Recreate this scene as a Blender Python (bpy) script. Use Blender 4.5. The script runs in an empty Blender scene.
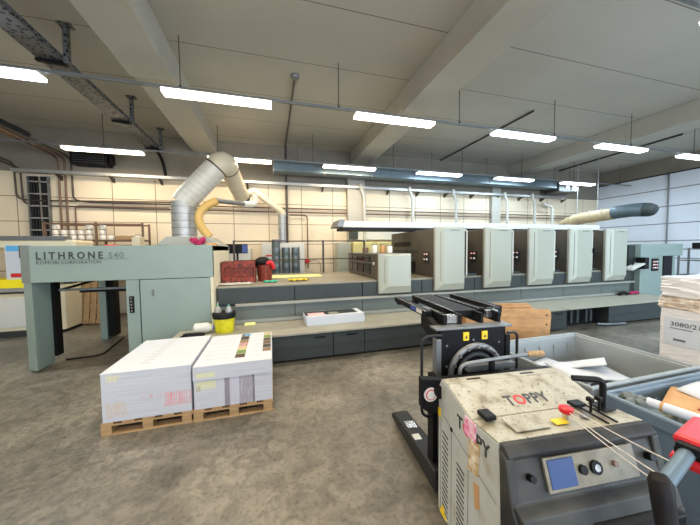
import bpy, bmesh, math, random
from mathutils import Vector, Matrix
random.seed(7)
SC = bpy.context.scene
COL = SC.collection
PI = math.pi
V = Vector

# ------------------------------------------------------------------ materials
def lin(c):
    return tuple(((x/255)/12.92 if x/255 <= .04045 else ((x/255+.055)/1.055)**2.4) for x in c)

def mat(name, rgb, rough=.55, metal=0., var=.0, scale=6., bump=0., rgb2=None, spec=.5, stretch=None):
    m = bpy.data.materials.new(name); m.use_nodes = True
    nt = m.node_tree; b = nt.nodes['Principled BSDF']
    c = lin(rgb)
    b.inputs['Base Color'].default_value = (*c, 1)
    b.inputs['Roughness'].default_value = rough
    b.inputs['Metallic'].default_value = metal
    b.inputs['Specular IOR Level'].default_value = spec
    if var or rgb2 or bump:
        tc = nt.nodes.new('ShaderNodeTexCoord')
        mp = nt.nodes.new('ShaderNodeMapping')
        if stretch: mp.inputs['Scale'].default_value = stretch
        nt.links.new(tc.outputs['Object'], mp.inputs['Vector'])
        n = nt.nodes.new('ShaderNodeTexNoise'); n.inputs['Scale'].default_value = scale
        n.inputs['Detail'].default_value = 6
        nt.links.new(mp.outputs['Vector'], n.inputs['Vector'])
        if var or rgb2:
            r = nt.nodes.new('ShaderNodeValToRGB')
            c2 = lin(rgb2) if rgb2 else tuple(x*(1-var) for x in c)
            r.color_ramp.elements[0].position = .35; r.color_ramp.elements[1].position = .65
            r.color_ramp.elements[0].color = (*c2, 1); r.color_ramp.elements[1].color = (*c, 1)
            nt.links.new(n.outputs['Fac'], r.inputs['Fac'])
            nt.links.new(r.outputs['Color'], b.inputs['Base Color'])
        if bump:
            bp = nt.nodes.new('ShaderNodeBump'); bp.inputs['Strength'].default_value = bump
            bp.inputs['Distance'].default_value = .01
            nt.links.new(n.outputs['Fac'], bp.inputs['Height'])
            nt.links.new(bp.outputs['Normal'], b.inputs['Normal'])
    return m

def emis(name, rgb, s):
    m = bpy.data.materials.new(name); m.use_nodes = True
    b = m.node_tree.nodes['Principled BSDF']
    b.inputs['Base Color'].default_value = (.8, .8, .8, 1)
    b.inputs['Emission Color'].default_value = (*lin(rgb), 1)
    b.inputs['Emission Strength'].default_value = s
    return m

class NT:
    """tiny node-graph helper"""
    def __init__(s, m): s.t = m.node_tree
    def n(s, k, **kw):
        x = s.t.nodes.new(k)
        for a, v in kw.items(): setattr(x, a, v)
        return x
    def l(s, a, b): s.t.links.new(a, b)
    def math(s, op, a, b=None, c=None):
        x = s.n('ShaderNodeMath', operation=op)
        for i, v in enumerate((a, b, c)):
            if v is None: continue
            if isinstance(v, (int, float)): x.inputs[i].default_value = v
            else: s.l(v, x.inputs[i])
        return x.outputs[0]
    def line(s, coord, period, off, w):
        f = s.math('FRACT', s.math('DIVIDE', s.math('ADD', coord, off), period))
        return s.math('LESS_THAN', f, w/period)

def panel_mat(name, rgb, joint, px, ox, pz, oz, axis='X', w=.018, var=.08, rough=.7):
    m = mat(name, rgb, rough, var=var, scale=1.3)
    g = NT(m); b = g.t.nodes['Principled BSDF']
    src = b.inputs['Base Color'].links[0].from_socket
    tc = g.n('ShaderNodeTexCoord'); sp = g.n('ShaderNodeSeparateXYZ'); g.l(tc.outputs['Object'], sp.inputs[0])
    a = g.line(sp.outputs[axis], px, ox, w)
    if pz: a = g.math('MAXIMUM', a, g.line(sp.outputs['Z'], pz, oz, w))
    mx = g.n('ShaderNodeMix', data_type='RGBA')
    g.l(a, mx.inputs[0]); g.l(src, mx.inputs[6]); mx.inputs[7].default_value = (*lin(joint), 1)
    g.l(mx.outputs[2], b.inputs['Base Color'])
    return m

M = {}
M['ceil'] = panel_mat('ceiling_slab', (172, 170, 160), (112, 108, 100), 1.2, 300.0-4.9, 0, 0, 'Y', .016, .05, .85)
M['ceil2'] = panel_mat('ceiling_slab_right', (172, 172, 164), (118, 116, 110), 1.2, 300.0-4.15, 0, 0, 'Y', .016, .05, .85)
M['beam'] = mat('painted_concrete', (172, 170, 160), .85, var=.06, scale=2)
M['wall'] = panel_mat('wall_panel', (226, 212, 186), (132, 118, 98), 1.0, 100.05, .62, .0, 'X', .02)
M['wallr'] = panel_mat('wall_panel_right', (226, 233, 243), (110, 108, 108), 4.6, 300-5.82, .62, .0, 'Y', .03)  # blue cast of the daylight is put into this wall's colour
M['wallp'] = mat('wall_plain', (205, 198, 182), .8, var=.06, scale=1)
# floor: worn concrete with blotches and a faint polish
m = mat('worn_concrete', (150, 140, 122), .45); g = NT(m); b = g.t.nodes['Principled BSDF']
tc = g.n('ShaderNodeTexCoord')
def noise(sc, det=8, dist=0.):
    n = g.n('ShaderNodeTexNoise'); n.inputs['Scale'].default_value = sc; n.inputs['Detail'].default_value = det
    n.inputs['Distortion'].default_value = dist; g.l(tc.outputs['Object'], n.inputs['Vector']); return n.outputs['Fac']
def ramp(src, stops):
    r = g.n('ShaderNodeValToRGB'); e = r.color_ramp.elements
    while len(e) < len(stops): e.new(.5)
    for i, (p, c) in enumerate(stops): e[i].position = p; e[i].color = (*lin(c), 1)
    g.l(src, r.inputs['Fac']); return r.outputs['Color']
n1 = ramp(noise(.9, 10, .6), [(.3, (108, 103, 92)), (.5, (138, 132, 118)), (.7, (170, 163, 147))])
n2 = ramp(noise(7, 12, 1.2), [(.38, (128, 128, 128)), (.62, (225, 225, 225))])
n3 = ramp(noise(34, 8), [(.34, (120, 116, 108)), (.5, (225, 225, 225))])
def mul(a, b_, f=1.):
    x = g.n('ShaderNodeMix', data_type='RGBA', blend_type='MULTIPLY'); x.inputs[0].default_value = f
    g.l(a, x.inputs[6]); g.l(b_, x.inputs[7]); return x.outputs[2]
g.l(mul(mul(n1, n2, .6), n3, .5), b.inputs['Base Color'])
rr = g.n('ShaderNodeMapRange'); rr.inputs[3].default_value = .25; rr.inputs[4].default_value = .6
g.l(noise(2.2, 6), rr.inputs[0]); g.l(rr.outputs[0], b.inputs['Roughness'])
M['floor'] = m

M['press'] = mat('press_pale_green_paint', (134, 152, 145), .42, var=.04, scale=3)
M['press_d'] = mat('press_chamfer_paint', (122, 132, 126), .45)
M['cover'] = mat('press_cover_paint', (163, 167, 153), .38, var=.03, scale=2)
M['cover_rim'] = mat('press_cover_rim_paint', (150, 149, 136), .4)
M['char'] = mat('charcoal_panel', (56, 63, 63), .5, var=.15, scale=2, spec=.35)
M['tubeb'] = mat('dark_tube', (34, 36, 38), .45, spec=.3)
M['char2'] = mat('dark_vent_panel', (50, 55, 54), .5, var=.2, scale=3)
M['frame'] = mat('press_side_frame', (82, 76, 66), .5, var=.2, scale=3)
M['ledge'] = mat('ledge_grey', (150, 152, 144), .45, var=.06)
M['riser'] = mat('riser_panel', (98, 106, 102), .5, var=.06)
M['tread'] = mat('platform_tread', (154, 151, 136), .45, var=.14, scale=5)
M['deck'] = mat('press_deck_top', (148, 142, 126), .45, var=.15, scale=7)
M['black'] = mat('black_plastic', (12, 12, 14), .5, spec=.25)
M['blackm'] = mat('black_painted_metal', (9, 10, 12), .55, var=.3, scale=20, rgb2=(15, 15, 18), spec=.2)
M['rubber'] = mat('grey_worn_rubber', (64, 64, 58), .6, var=.45, scale=4, rgb2=(20, 22, 26))
M['galv'] = mat('galvanised_steel', (170, 172, 172), .42, .6, var=.15, scale=12)
M['galvd'] = mat('dull_galvanised', (128, 132, 134), .5, .6, var=.2, scale=9)
M['bluegalv'] = mat('blue_grey_duct', (104, 120, 128), .45, .5, var=.12, scale=4)
M['pipe'] = mat('brown_pipe', (112, 86, 70), .5, var=.2)
M['piped'] = mat('dark_pipe', (66, 58, 52), .5)
M['red'] = mat('red_plastic', (200, 28, 40), .35)
M['redc'] = mat('rusty_red_crate', (150, 52, 30), .6, var=.4, scale=22, rgb2=(60, 22, 16))
M['white'] = mat('white_paint', (206, 206, 198), .4)
M['wall_band'] = mat('grey_wall_band', (128, 122, 110), .8, var=.12, scale=2)  # mid-grey of the flat bands topping the back and right walls
M['sleeve'] = mat('black_wrap_tape', (22, 22, 24), .55, var=.5, scale=12, rgb2=(34, 31, 29), bump=.4, spec=.2)
M['paper'] = mat('white_paper', (198, 203, 210), .8, var=.03, scale=3)
M['wrapduct'] = mat('insulation_wrap', (186, 186, 178), .35, var=.1, scale=8)
M['creamduct'] = mat('cream_duct_paint', (196, 188, 166), .4, var=.08, scale=5)
M['card'] = mat('brown_cardboard', (196, 150, 100), .85, var=.15, scale=5)
M['wood'] = mat('pine_wood', (172, 140, 98), .75, var=.3, scale=4, stretch=(1, 8, 8))
M['ply'] = mat('varnished_plywood', (188, 142, 90), .5, var=.3, scale=7, stretch=(1, 1, 3))
M['yellow'] = mat('yellow_plastic', (214, 206, 30), .45, var=.2, scale=16)
M['yel2'] = mat('yellow_sticker', (236, 200, 30), .5)
M['cream'] = mat('cream_body', (216, 208, 180), .5, var=.05)
M['creamy'] = mat('yellow_cream_panel', (216, 206, 140), .5)
M['bin'] = mat('grey_bin_plastic', (140, 148, 150), .45, var=.15, scale=4)
M['bin2'] = mat('blue_grey_bin_plastic', (104, 120, 134), .45, var=.15, scale=4)
M['tan_film'] = mat('tan_duct_wrap', (196, 176, 140), .55, var=.15, scale=6)
M['flex'] = mat('yellow_flex_hose', (196, 162, 92), .5, var=.1)
M['blue'] = mat('blue_ink', (60, 80, 150), .5)
M['teal'] = mat('green_cloth', (70, 176, 140), .9)
M['ycloth'] = mat('yellow_cloth', (218, 190, 60), .9, var=.3, scale=30)
M['pyel'] = mat('pale_yellow_sheet', (222, 222, 150), .8)
M['can'] = mat('grey_tin', (120, 134, 140), .35, .6, var=.2, scale=14)
M['canw'] = mat('white_tin', (226, 220, 208), .5)
M['glass'] = mat('smoky_window', (30, 30, 32), .12)
M['magenta'] = mat('magenta_cloth', (160, 30, 80), .8)
M['screen'] = mat('control_display', (62, 84, 130), .25)
M['silver'] = mat('silver_button', (190, 190, 190), .25, .9)
M['skin_y'] = mat('bright_yellow_print', (250, 230, 20), .6)
M['cyan'] = mat('cyan_print', (90, 170, 220), .6)
M['ink'] = mat('dark_lettering', (52, 56, 60), .5)
M['inkg'] = mat('grey_outline_lettering', (96, 110, 106), .5)
M['inkr'] = mat('red_lettering', (206, 44, 50), .5)
M['inkr2'] = mat('dark_red_print', (140, 24, 30), .5)
M['rope'] = mat('white_string', (206, 204, 198), .9)
M['amber'] = emis('amber_indicator', (255, 110, 60), .35)
M['ind_w'] = emis('white_indicator', (240, 240, 230), .35)
M['day'] = emis('daylight_glazing', (214, 230, 255), 3.0)
# dirty ivory paint of the pile turner
m = mat('scuffed_ivory_paint', (226, 222, 200), .45, var=.0, bump=.05, scale=30); g = NT(m); b = g.t.nodes['Principled BSDF']; tc = g.n('ShaderNodeTexCoord')
n1 = ramp(noise(11, 14, .3), [(.32, (124, 116, 96)), (.44, (158, 153, 134)), (.6, (174, 171, 155))])
n2 = ramp(noise(60, 8), [(.33, (120, 112, 92)), (.40, (255, 255, 255))])
g.l(mul(n1, n2, .7), b.inputs['Base Color']); M['ivory'] = m
m = mat('clean_ivory_paint', (226, 226, 214), .45); g = NT(m); b = g.t.nodes['Principled BSDF']; tc = g.n('ShaderNodeTexCoord')
n1 = ramp(noise(10, 8, .6), [(.30, (160, 154, 136)), (.4, (172, 174, 168)), (.6, (180, 183, 179))])
g.l(n1, b.inputs['Base Color']); M['ivory2'] = m
# paper-pile edge: fine sheet lines plus colour bars
def pile_mat(name, bars, x0):
    m = mat(name, (226, 228, 234), .8); g = NT(m); b = g.t.nodes['Principled BSDF']
    tc = g.n('ShaderNodeTexCoord'); sp = g.n('ShaderNodeSeparateXYZ'); g.l(tc.outputs['Object'], sp.inputs[0])
    n = g.n('ShaderNodeTexNoise'); n.inputs['Scale'].default_value = 5; n.inputs['Detail'].default_value = 8
    mp = g.n('ShaderNodeMapping'); mp.inputs['Scale'].default_value = (.4, .4, 60)
    g.l(tc.outputs['Object'], mp.inputs[0]); g.l(mp.outputs[0], n.inputs['Vector'])
    r = g.n('ShaderNodeValToRGB'); r.color_ramp.elements[0].position = .3; r.color_ramp.elements[1].position = .62
    r.color_ramp.elements[0].color = (*lin((164, 167, 176)), 1); r.color_ramp.elements[1].color = (*lin((190, 193, 200)), 1)
    g.l(n.outputs['Fac'], r.inputs[0]); cur = r.outputs[0]
    n2 = g.n('ShaderNodeTexNoise'); n2.inputs['Scale'].default_value = 1; n2.inputs['Detail'].default_value = 3
    mp2 = g.n('ShaderNodeMapping'); mp2.inputs['Scale'].default_value = (200, 200, 5)
    g.l(tc.outputs['Object'], mp2.inputs[0]); g.l(mp2.outputs[0], n2.inputs['Vector'])
    for (a, c, z0, z1, rgb, dens) in bars:
        k = g.math('MULTIPLY', g.math('GREATER_THAN', sp.outputs['X'], x0+a), g.math('LESS_THAN', sp.outputs['X'], x0+c))
        k = g.math('MULTIPLY', k, g.math('MULTIPLY', g.math('GREATER_THAN', sp.outputs['Z'], z0), g.math('LESS_THAN', sp.outputs['Z'], z1)))
        k = g.math('MULTIPLY', k, g.math('MULTIPLY', g.math('GREATER_THAN', n2.outputs['Fac'], .56-dens*.2), min(1, .45+dens*.4)))
        mx = g.n('ShaderNodeMix', data_type='RGBA'); g.l(k, mx.inputs[0]); g.l(cur, mx.inputs[6])
        mx.inputs[7].default_value = (*lin(rgb), 1); cur = mx.outputs[2]
    g.l(cur, b.inputs['Base Color']); return m
# shrink wrap
M['wrap'] = mat('stretch_wrap_white', (226, 224, 224), .25, var=.12, scale=8, bump=.6, stretch=(1, 1, 5))
M['wrapb'] = mat('stretch_wrap_brown_goods', (176, 150, 124), .3, var=.5, scale=14, bump=.6, rgb2=(226, 220, 210), stretch=(1, 1, 2))
# perforated tray
m = mat('perforated_tray', (112, 114, 114), .5, .4); g = NT(m); b = g.t.nodes['Principled BSDF']
tc = g.n('ShaderNodeTexCoord'); vo = g.n('ShaderNodeTexVoronoi'); vo.inputs['Scale'].default_value = 20
g.l(tc.outputs['Object'], vo.inputs['Vector'])
r = g.n('ShaderNodeValToRGB'); r.color_ramp.interpolation = 'CONSTANT'; r.color_ramp.elements[1].position = .38
r.color_ramp.elements[0].color = (*lin((30, 32, 34)), 1); r.color_ramp.elements[1].color = (*lin((106, 108, 110)), 1)
g.l(vo.outputs['Distance'], r.inputs[0]); g.l(r.outputs[0], b.inputs['Base Color']); M['perf'] = m

# ------------------------------------------------------------------ mesh helpers
class MB:
    def __init__(s): s.bm = bmesh.new()
    def box(s, x0, x1, y0, y1, z0, z1, mt=None):
        vs = [s.bm.verts.new((x, y, z)) for x in (x0, x1) for y in (y0, y1) for z in (z0, z1)]
        for f in ((0, 1, 3, 2), (4, 6, 7, 5), (0, 4, 5, 1), (2, 3, 7, 6), (0, 2, 6, 4), (1, 5, 7, 3)):
            s.bm.faces.new([vs[i] for i in f])
        if mt:
            for v in vs: v.co = mt @ v.co
        return s
    def prism(s, poly, a0, a1, axis='Z', mt=None):
        def P(p, a):
            return {'Z': (p[0], p[1], a), 'Y': (p[0], a, p[1]), 'X': (a, p[0], p[1])}[axis]
        A = [s.bm.verts.new(P(p, a0)) for p in poly]; B = [s.bm.verts.new(P(p, a1)) for p in poly]
        s.bm.faces.new(A); s.bm.faces.new(B[::-1]); n = len(poly)
        for i in range(n): s.bm.faces.new((A[i], B[i], B[(i+1) % n], A[(i+1) % n]))
        if mt:
            for v in A+B: v.co = mt @ v.co
        return s
    def frustum(s, r0, y0, r1, y1):   # rects (x0,x1,z0,z1) at y0 and y1
        q = lambda r, y: [s.bm.verts.new(p) for p in ((r[0], y, r[2]), (r[1], y, r[2]), (r[1], y, r[3]), (r[0], y, r[3]))]
        A, B = q(r0, y0), q(r1, y1)
        s.bm.faces.new(A); s.bm.faces.new(B[::-1])
        for i in range(4): s.bm.faces.new((A[i], B[i], B[(i+1) % 4], A[(i+1) % 4]))
        return s
    def cyl(s, p, q, r, r2=None, n=16, cap=True):
        return s.tube([p, q], r, n, cap, r2)
    def tube(s, pts, r, n=10, cap=True, r2=None, ribs=0):
        pts = [V(p) for p in pts]; rings = []
        up = None
        for i, p in enumerate(pts):
            if i == 0: t = pts[1]-p
            elif i == len(pts)-1: t = p-pts[i-1]
            else: t = (p-pts[i-1]).normalized()+(pts[i+1]-p).normalized()
            if t.length < 1e-9: t = V((0, 0, 1))
            t.normalize()
            if up is None: up = V((0, 0, 1)) if abs(t.z) < .9 else V((1, 0, 0))
            a = t.cross(up)
            if a.length < 1e-4: a = t.orthogonal()
            a.normalize(); c = a.cross(t).normalized(); up = c
            rr_ = r if r2 is None else r+(r2-r)*i/(len(pts)-1)
            if isinstance(r, (list, tuple)): rr_ = r[i]
            sc = 1.
            if 0 < i < len(pts)-1:
                d = (p-pts[i-1]).normalized().dot((pts[i+1]-p).normalized()); sc = min(1.5, 1/max(.3, math.sqrt((1+d)/2)))
            rings.append([s.bm.verts.new(p+(a*math.cos(2*PI*k/n)+c*math.sin(2*PI*k/n))*rr_*(sc if len(pts) < 8 else 1)) for k in range(n)])
        for A, B in zip(rings, rings[1:]):
            for k in range(n): s.bm.faces.new((A[k], A[(k+1) % n], B[(k+1) % n], B[k]))
        if cap: s.bm.faces.new(rings[0][::-1]); s.bm.faces.new(rings[-1])
        return s
    def lathe(s, prof, c=(0, 0, 0), n=20):
        rings = []
        for (r, z) in prof:
            rings.append([s.bm.verts.new((c[0]+max(r, .0005)*math.cos(2*PI*k/n), c[1]+max(r, .0005)*math.sin(2*PI*k/n), c[2]+z)) for k in range(n)])
        for A, B in zip(rings, rings[1:]):
            for k in range(n): s.bm.faces.new((A[k], A[(k+1) % n], B[(k+1) % n], B[k]))
        s.bm.faces.new(rings[0][::-1]); s.bm.faces.new(rings[-1])
        return s
    def build(s, name, m, parent=None, bev=0., smooth=False):
        bmesh.ops.recalc_face_normals(s.bm, faces=s.bm.faces)
        me = bpy.data.meshes.new(name); s.bm.to_mesh(me); s.bm.free()
        me.materials.append(M[m] if isinstance(m, str) else m)
        if smooth:
            for p in me.polygons: p.use_smooth = True
            try: me.set_sharp_from_angle(angle=math.radians(40))
            except Exception: pass
        o = bpy.data.objects.new(name, me); COL.objects.link(o)
        if parent: o.parent = parent
        if bev:
            b = o.modifiers.new('bevel', 'BEVEL'); b.width = bev; b.segments = 2; b.limit_method = 'ANGLE'; b.angle_limit = .6
        return o

def tag(o, label, cat, group=None, kind=None):
    o['label'] = label; o['category'] = cat
    if group: o['group'] = group
    if kind: o['kind'] = kind
    return o
def thing(name, label, cat, loc=(0, 0, 0), group=None, rz=0):
    o = bpy.data.objects.new(name, None); COL.objects.link(o); o.location = loc; o.rotation_euler = (0, 0, rz)
    o.empty_display_size = .1
    return tag(o, label, cat, group)
def struct(name, mb, m, bev=0., label=None):
    o = mb.build(name, m, bev=bev); o['kind'] = 'structure'
    if label: o['label'] = label
    return o
def copy_tree(o, parent=None):
    c = o.copy(); COL.objects.link(c); c.parent = parent
    for ch in list(o.children): copy_tree(ch, c)
    return c
def B(*a): return MB().box(*a)
def text(name, s, size, m, parent, loc, rot=(PI/2, 0, 0), ext=.001, xs=1., offset=0., align='LEFT', mt=None, spacing=1.):
    cu = bpy.data.curves.new(name, 'FONT'); cu.body = s; cu.size = size; cu.extrude = ext; cu.offset = offset; cu.align_x = align
    cu.resolution_u = 2; cu.space_character = spacing
    t = bpy.data.objects.new('tmp', cu); COL.objects.link(t)
    bpy.context.view_layer.update()
    me = bpy.data.meshes.new_from_object(t.evaluated_get(bpy.context.evaluated_depsgraph_get()))
    bpy.data.objects.remove(t); bpy.data.curves.remove(cu)
    for v in me.vertices: v.co.x *= xs
    me.materials.clear(); me.materials.append(M[m])
    o = bpy.data.objects.new(name, me); COL.objects.link(o); o.parent = parent
    if mt is not None: o.matrix_local = mt
    else: o.location = loc; o.rotation_euler = rot
    return o
def bez(p0, p1, p2, n=8):
    return [V(p0)*(1-t)**2+V(p1)*2*t*(1-t)+V(p2)*t*t for t in [i/n for i in range(n+1)]]
def rounded(pts, r, n=5):
    pts = [V(p) for p in pts]; out = [pts[0]]
    for a, b_, c in zip(pts, pts[1:], pts[2:]):
        d1 = (a-b_); d2 = (c-b_); k = min(r, d1.length*.48, d2.length*.48)
        out += bez(b_+d1.normalized()*k, b_, b_+d2.normalized()*k, n)
    return out+[pts[-1]]

# ------------------------------------------------------------------ camera
F = 280.524; CX, CY = 350., 262.5
def ray(u, v): return V(((u-CX)/F, (CY-v)/F, -1.))
Xc = ray(1350, 238).normalized(); Yc = ray(271, 250).normalized(); Zc = Xc.cross(Yc).normalized(); Yc = Zc.cross(Xc)
cam = bpy.data.cameras.new('camera'); co = bpy.data.objects.new('camera', cam); COL.objects.link(co)
cam.sensor_width = 36; cam.lens = F/700*36; cam.clip_start = .05
mw = Matrix((Xc, Yc, Zc)).to_4x4(); mw.translation = V((0, 0, 1.7)); co.matrix_world = mw
SC.camera = co

# ------------------------------------------------------------------ room
XL, XR, YN, YF, ZC = -6.6, 13.8, -5., 9., 4.85
struct('floor', B(XL-.2, XR+.2, YN-.2, YF+.2, -.2, 0), 'floor')
struct('ceiling', B(XL-.2, XR+.2, YN-.2, YF+.2, ZC, ZC+.2), 'ceil')
struct('wall_back', B(XL, XR, YF, YF+.2, 0, ZC), 'wall')
struct('wall_right', B(XR, XR+.2, YN, YF+.2, 0, ZC), 'wallr')
struct('wall_left', B(XL-.2, XL, YN, YF+.2, 0, ZC), 'wallp')
wf = MB()   # near wall with openings for the roller door and windows
for a, b_, c, d in ((XL, -5, 0, ZC), (-5, 4.5, 3.4, ZC), (-5, 4.5, 0, 1.2), (4.5, 6, 0, ZC), (6, 11, 3.9, ZC), (11, XR, 0, ZC)):
    wf.box(a, b_, YN-.2, YN, c, d)
struct('wall_near', wf, 'wallp')
w = MB()
for i in range(6):
    x = -5+i*9.5/5; w.box(x-.04, x+.04, YN-.14, YN-.06, 1.2, 3.4)
w.box(-5, 4.5, YN-.14, YN-.06, 1.2, 1.28); w.box(-5, 4.5, YN-.14, YN-.06, 3.32, 3.4)
wi = struct('window_1', w, 'white'); gl = B(-5, 4.5, YN-.19, YN-.17, 1.2, 3.4).build('pane', 'day', wi)
d = struct('door_1', MB().box(6, 6.08, YN-.14, YN-.04, 0, 3.9).box(10.92, 11, YN-.14, YN-.04, 0, 3.9).box(6, 11, YN-.14, YN-.04, 3.8, 3.9), 'galvd')
B(6, 11, YN-.19, YN-.17, 0, 3.9).build('pane', 'day', d)
# beams
def beam(n, x0, x1):
    struct('trim_%d' % n, MB().box(x0, x1, YN, 5.2, 4.4, ZC).box(x0, x1, 5.2, YF, 4.46, ZC), 'beam', .01, 'ceiling beam')
beam(1, -2.03, -1.42); beam(2, 2.57, 3.18); beam(3, 8.92, 9.55)
struct('trim_4', B(2.42, 3.0, 8.8, YF, 0, 4.44), 'beam', .01, 'wall column')
struct('trim_5', B(8.1, 8.5, 8.85, YF, 0, 4.44), 'beam', .01, 'wall column')

struct('trim_6', B(XL, XR, 8.93, YF, 3.72, ZC), 'wall_band', label='grey band along the top of the back wall')  # flat grey band covering the wall from tray height to the ceiling
struct('trim_7', B(XR-.05, XR, YN, 8.93, 4.27, ZC), 'wall_band', label='grey band along the top of the right wall')
def lamp(x, y, z, sx, sy, col, e, name):
    L = bpy.data.lights.new(name, 'AREA'); L.shape = 'RECTANGLE'; L.size = sx; L.size_y = sy; L.energy = e; L.color = col
    o = bpy.data.objects.new(name, L); COL.objects.link(o); o.location = (x, y, z); return o
# ------------------------------------------------------------------ suspended strip lights
WARM = (1., .83, .62); COOL = (.72, .88, 1.)
M['tube_w'] = emis('warm_diffuser', (255, 236, 206), 5.); M['tube_c'] = emis('cool_diffuser', (232, 242, 255), 5.)
def light_fixture(x, y, warm):
    t = thing('strip_light', '', 'ceiling light', (x, y, 4.0))
    MB().prism([(-.10, .035), (-.05, .075), (.05, .075), (.10, .035)], 0, 1.52, 'X').build('housing', 'white', t)
    for xx in (.2, 1.3): B(xx, xx+.04, -.012, .012, .07, .1).build('clip', 'galvd', t)
    MB().prism([(-.10, .034), (-.085, -.012), (.085, -.012), (.10, .034)], .0, 1.52, 'X').build('diffuser', 'tube_w' if warm else 'tube_c', t)
    return t
row_names = {1.85: 'row nearest the camera', 4.77: 'middle row above the press front', 7.82: 'far row by the back wall'}
ordn = ['leftmost', 'second from left', 'third from left', 'fourth from left', 'fifth from left', 'sixth from left', 'seventh from left']
for y in (1.85, 4.77, 7.82):
    ks = {1.85: [2, 3], 4.77: range(0, 6), 7.82: range(0, 6)}[y]
    for j, k in enumerate(ks):
        x = -4.38+2.92*k; warm = x < 3.3 if y > 7 else (x < 3 and k > 0)
        f_ = light_fixture(x, y, warm)
        f_['label'] = '%s glowing white strip light, %s in the %s' % ('warm' if warm else 'cool', ordn[j], row_names[y])
        f_['group'] = 'strip lights in the ' + row_names[y]
        lamp(x+.76, y, 3.975, 1.45, .17, WARM if warm else COOL, 34, 'tube_lamp')
for y in (-1.2, 1.85):
    for k in range(6):
        x = -4.38+2.92*k
        if y > 0 and k in (2, 3): continue
        if y < 0 and k % 2: continue
        f_ = light_fixture(x, y, k < 3)
        f_['label'] = 'strip light of the rows behind the camera, hanging from the ceiling'; f_['group'] = 'strip lights behind the camera'
        lamp(x+.76, y, 3.975, 1.45, .17, WARM if k < 3 else COOL, 34, 'tube_lamp')
for y in (1.85, 4.77, 7.82):
    r = thing('lighting_rail', 'thin grey rail carrying the strip lights of the %s' % row_names[y], 'rail', (0, y, 4.1))
    B(XL, XR, -.022, .022, -.024, .012).build('rail', 'galvd', r)
    for k in range(-2, 6):
        x = 1.17+2.4*k
        if abs(x-3.57) < .05 and y > 8: continue
        MB().cyl((x, 0, .01), (x, 0, .75), .007, n=6).cyl((x, 0, .01), (x, 0, .06), .03, .008, n=8).build('hanging_rod', 'piped', r)
# conduit lines on the ceiling
def tubething(name, label, cat, pts, r, m, rad=.1, n=10, group=None):
    p = rounded(pts, rad) if rad and len(pts) > 2 else pts
    return tag(MB().tube(p, r, n).build(name, m, smooth=True), label, cat, group)
t = thing('smoke_detector', 'small round grey detector on the ceiling with a conduit leading to the back wall', 'detector', (.49, 5.3, 4.85))
MB().lathe([(.07, 0), (.08, -.02), (.07, -.05), (.03, -.07)]).build('detector_body', 'galvd', t, smooth=True)
MB().tube([(0, .05, -.03), (0, 3.6, -.03)], .016, 8).build('conduit', 'piped', t)
tubething('ceiling_conduit', 'dark conduit on the ceiling running to the back wall, between second and third beam', 'conduit', [(5.88, 5.2, 4.82), (5.9, 8.98, 4.82)], .022, 'piped', 0)
tubething('ceiling_conduit', 'dark conduit on the ceiling right of the third beam', 'conduit', [(11.2, 5.2, 4.82), (11.5, 8.98, 4.82)], .026, 'piped', 0)
tubething('wall_cable', 'black cable running along the upper right wall', 'cable', [(13.735, YN, 4.27), (13.735, 8.9, 4.27)], .02, 'black', 0)
tubething('wall_conduit', 'vertical grey conduit on the right wall beside the big duct', 'conduit', [(13.77, 6.69, 4.85), (13.77, 6.69, 1.2)], .022, 'galvd', 0)
tubething('wall_conduit', 'thick black-brown conduit running down the back wall behind the narrow duct', 'conduit', [(.5, 8.93, 4.85), (.5, 8.93, 1.5)], .035, 'piped', 0)

# ------------------------------------------------------------------ diagonal perforated tray
t = thing('perforated_cable_tray', 'perforated steel cable tray hung from the ceiling at upper left', 'cable tray', (0, 0, 4.35))
MB().box(-3.0, -2.71, -1., 8.7, 0, .012).box(-3.005, -2.995, -1., 8.7, 0, .07).box(-2.715, -2.705, -1., 8.7, 0, .07).build('tray', 'perf', t)
for i, y in enumerate((-.2, 2.4, 4.95, 6.85, 8.4)):
    h = MB().box(-2.70, -2.64, y-.03, y+.03, -.03, .5).box(-2.75, -2.59, y-.06, y+.06, .48, .5).build('hanger', 'perf', t)
    MB().prism([(-3.02, -.04), (-2.68, -.06), (-2.68, -.0), (-3.02, -.005)], y-.025, y+.025, 'Y').build('arm', 'blackm', h)
MB().tube(bez((-2.95, 4.0, .06), (-2.85, 4.6, .35), (-2.8, 4.75, .02), 10), .012, 6).build('cable', 'black', t, smooth=True)
MB().tube(bez((-2.85, 8.2, .03), (-2.8, 8.95, .05), (-2.75, 8.93, -.62), 12), .04, 8).build('cable_bundle', 'black', t, smooth=True)

# ------------------------------------------------------------------ back wall services
t = thing('wall_cable_tray', 'long galvanised cable tray on brackets along the back wall', 'cable tray', (0, 8.9, 3.68))
MB().box(-5.95, 11.6, -.16, .04, -.02, -.005).box(-5.95, 11.6, -.165, -.155, -.025, .05).build('tray', 'galv', t)
for k in range(16):
    x = -5.1+k*1.12
    MB().prism([(-.15, -.03), (.09, -.03), (.09, -.15), (.06, -.15)], x-.02, x+.02, 'X').build('bracket', 'piped', t)
t = thing('ventilation_duct', 'long blue-grey rectangular duct under the ceiling along the back wall', 'duct', (0, 8.35, 3.9))
MB().box(.1, 10.4, -.2, .2, 0, .3).build('duct_body', 'bluegalv', t, .01)
for k in range(8): B(.1+k*1.45, .14+k*1.45, -.215, .215, -.015, .315).build('flange', 'galvd', t)
for k in range(5): MB().cyl((.8+k*2.2, 0, .3), (.8+k*2.2, 0, .95), .008, n=6).build('hanging_rod', 'piped', t)
t = thing('ventilation_unit', 'dark boxy fan unit at the right end of the rectangular duct', 'fan unit', (10.75, 8.4, 3.78))
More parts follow.
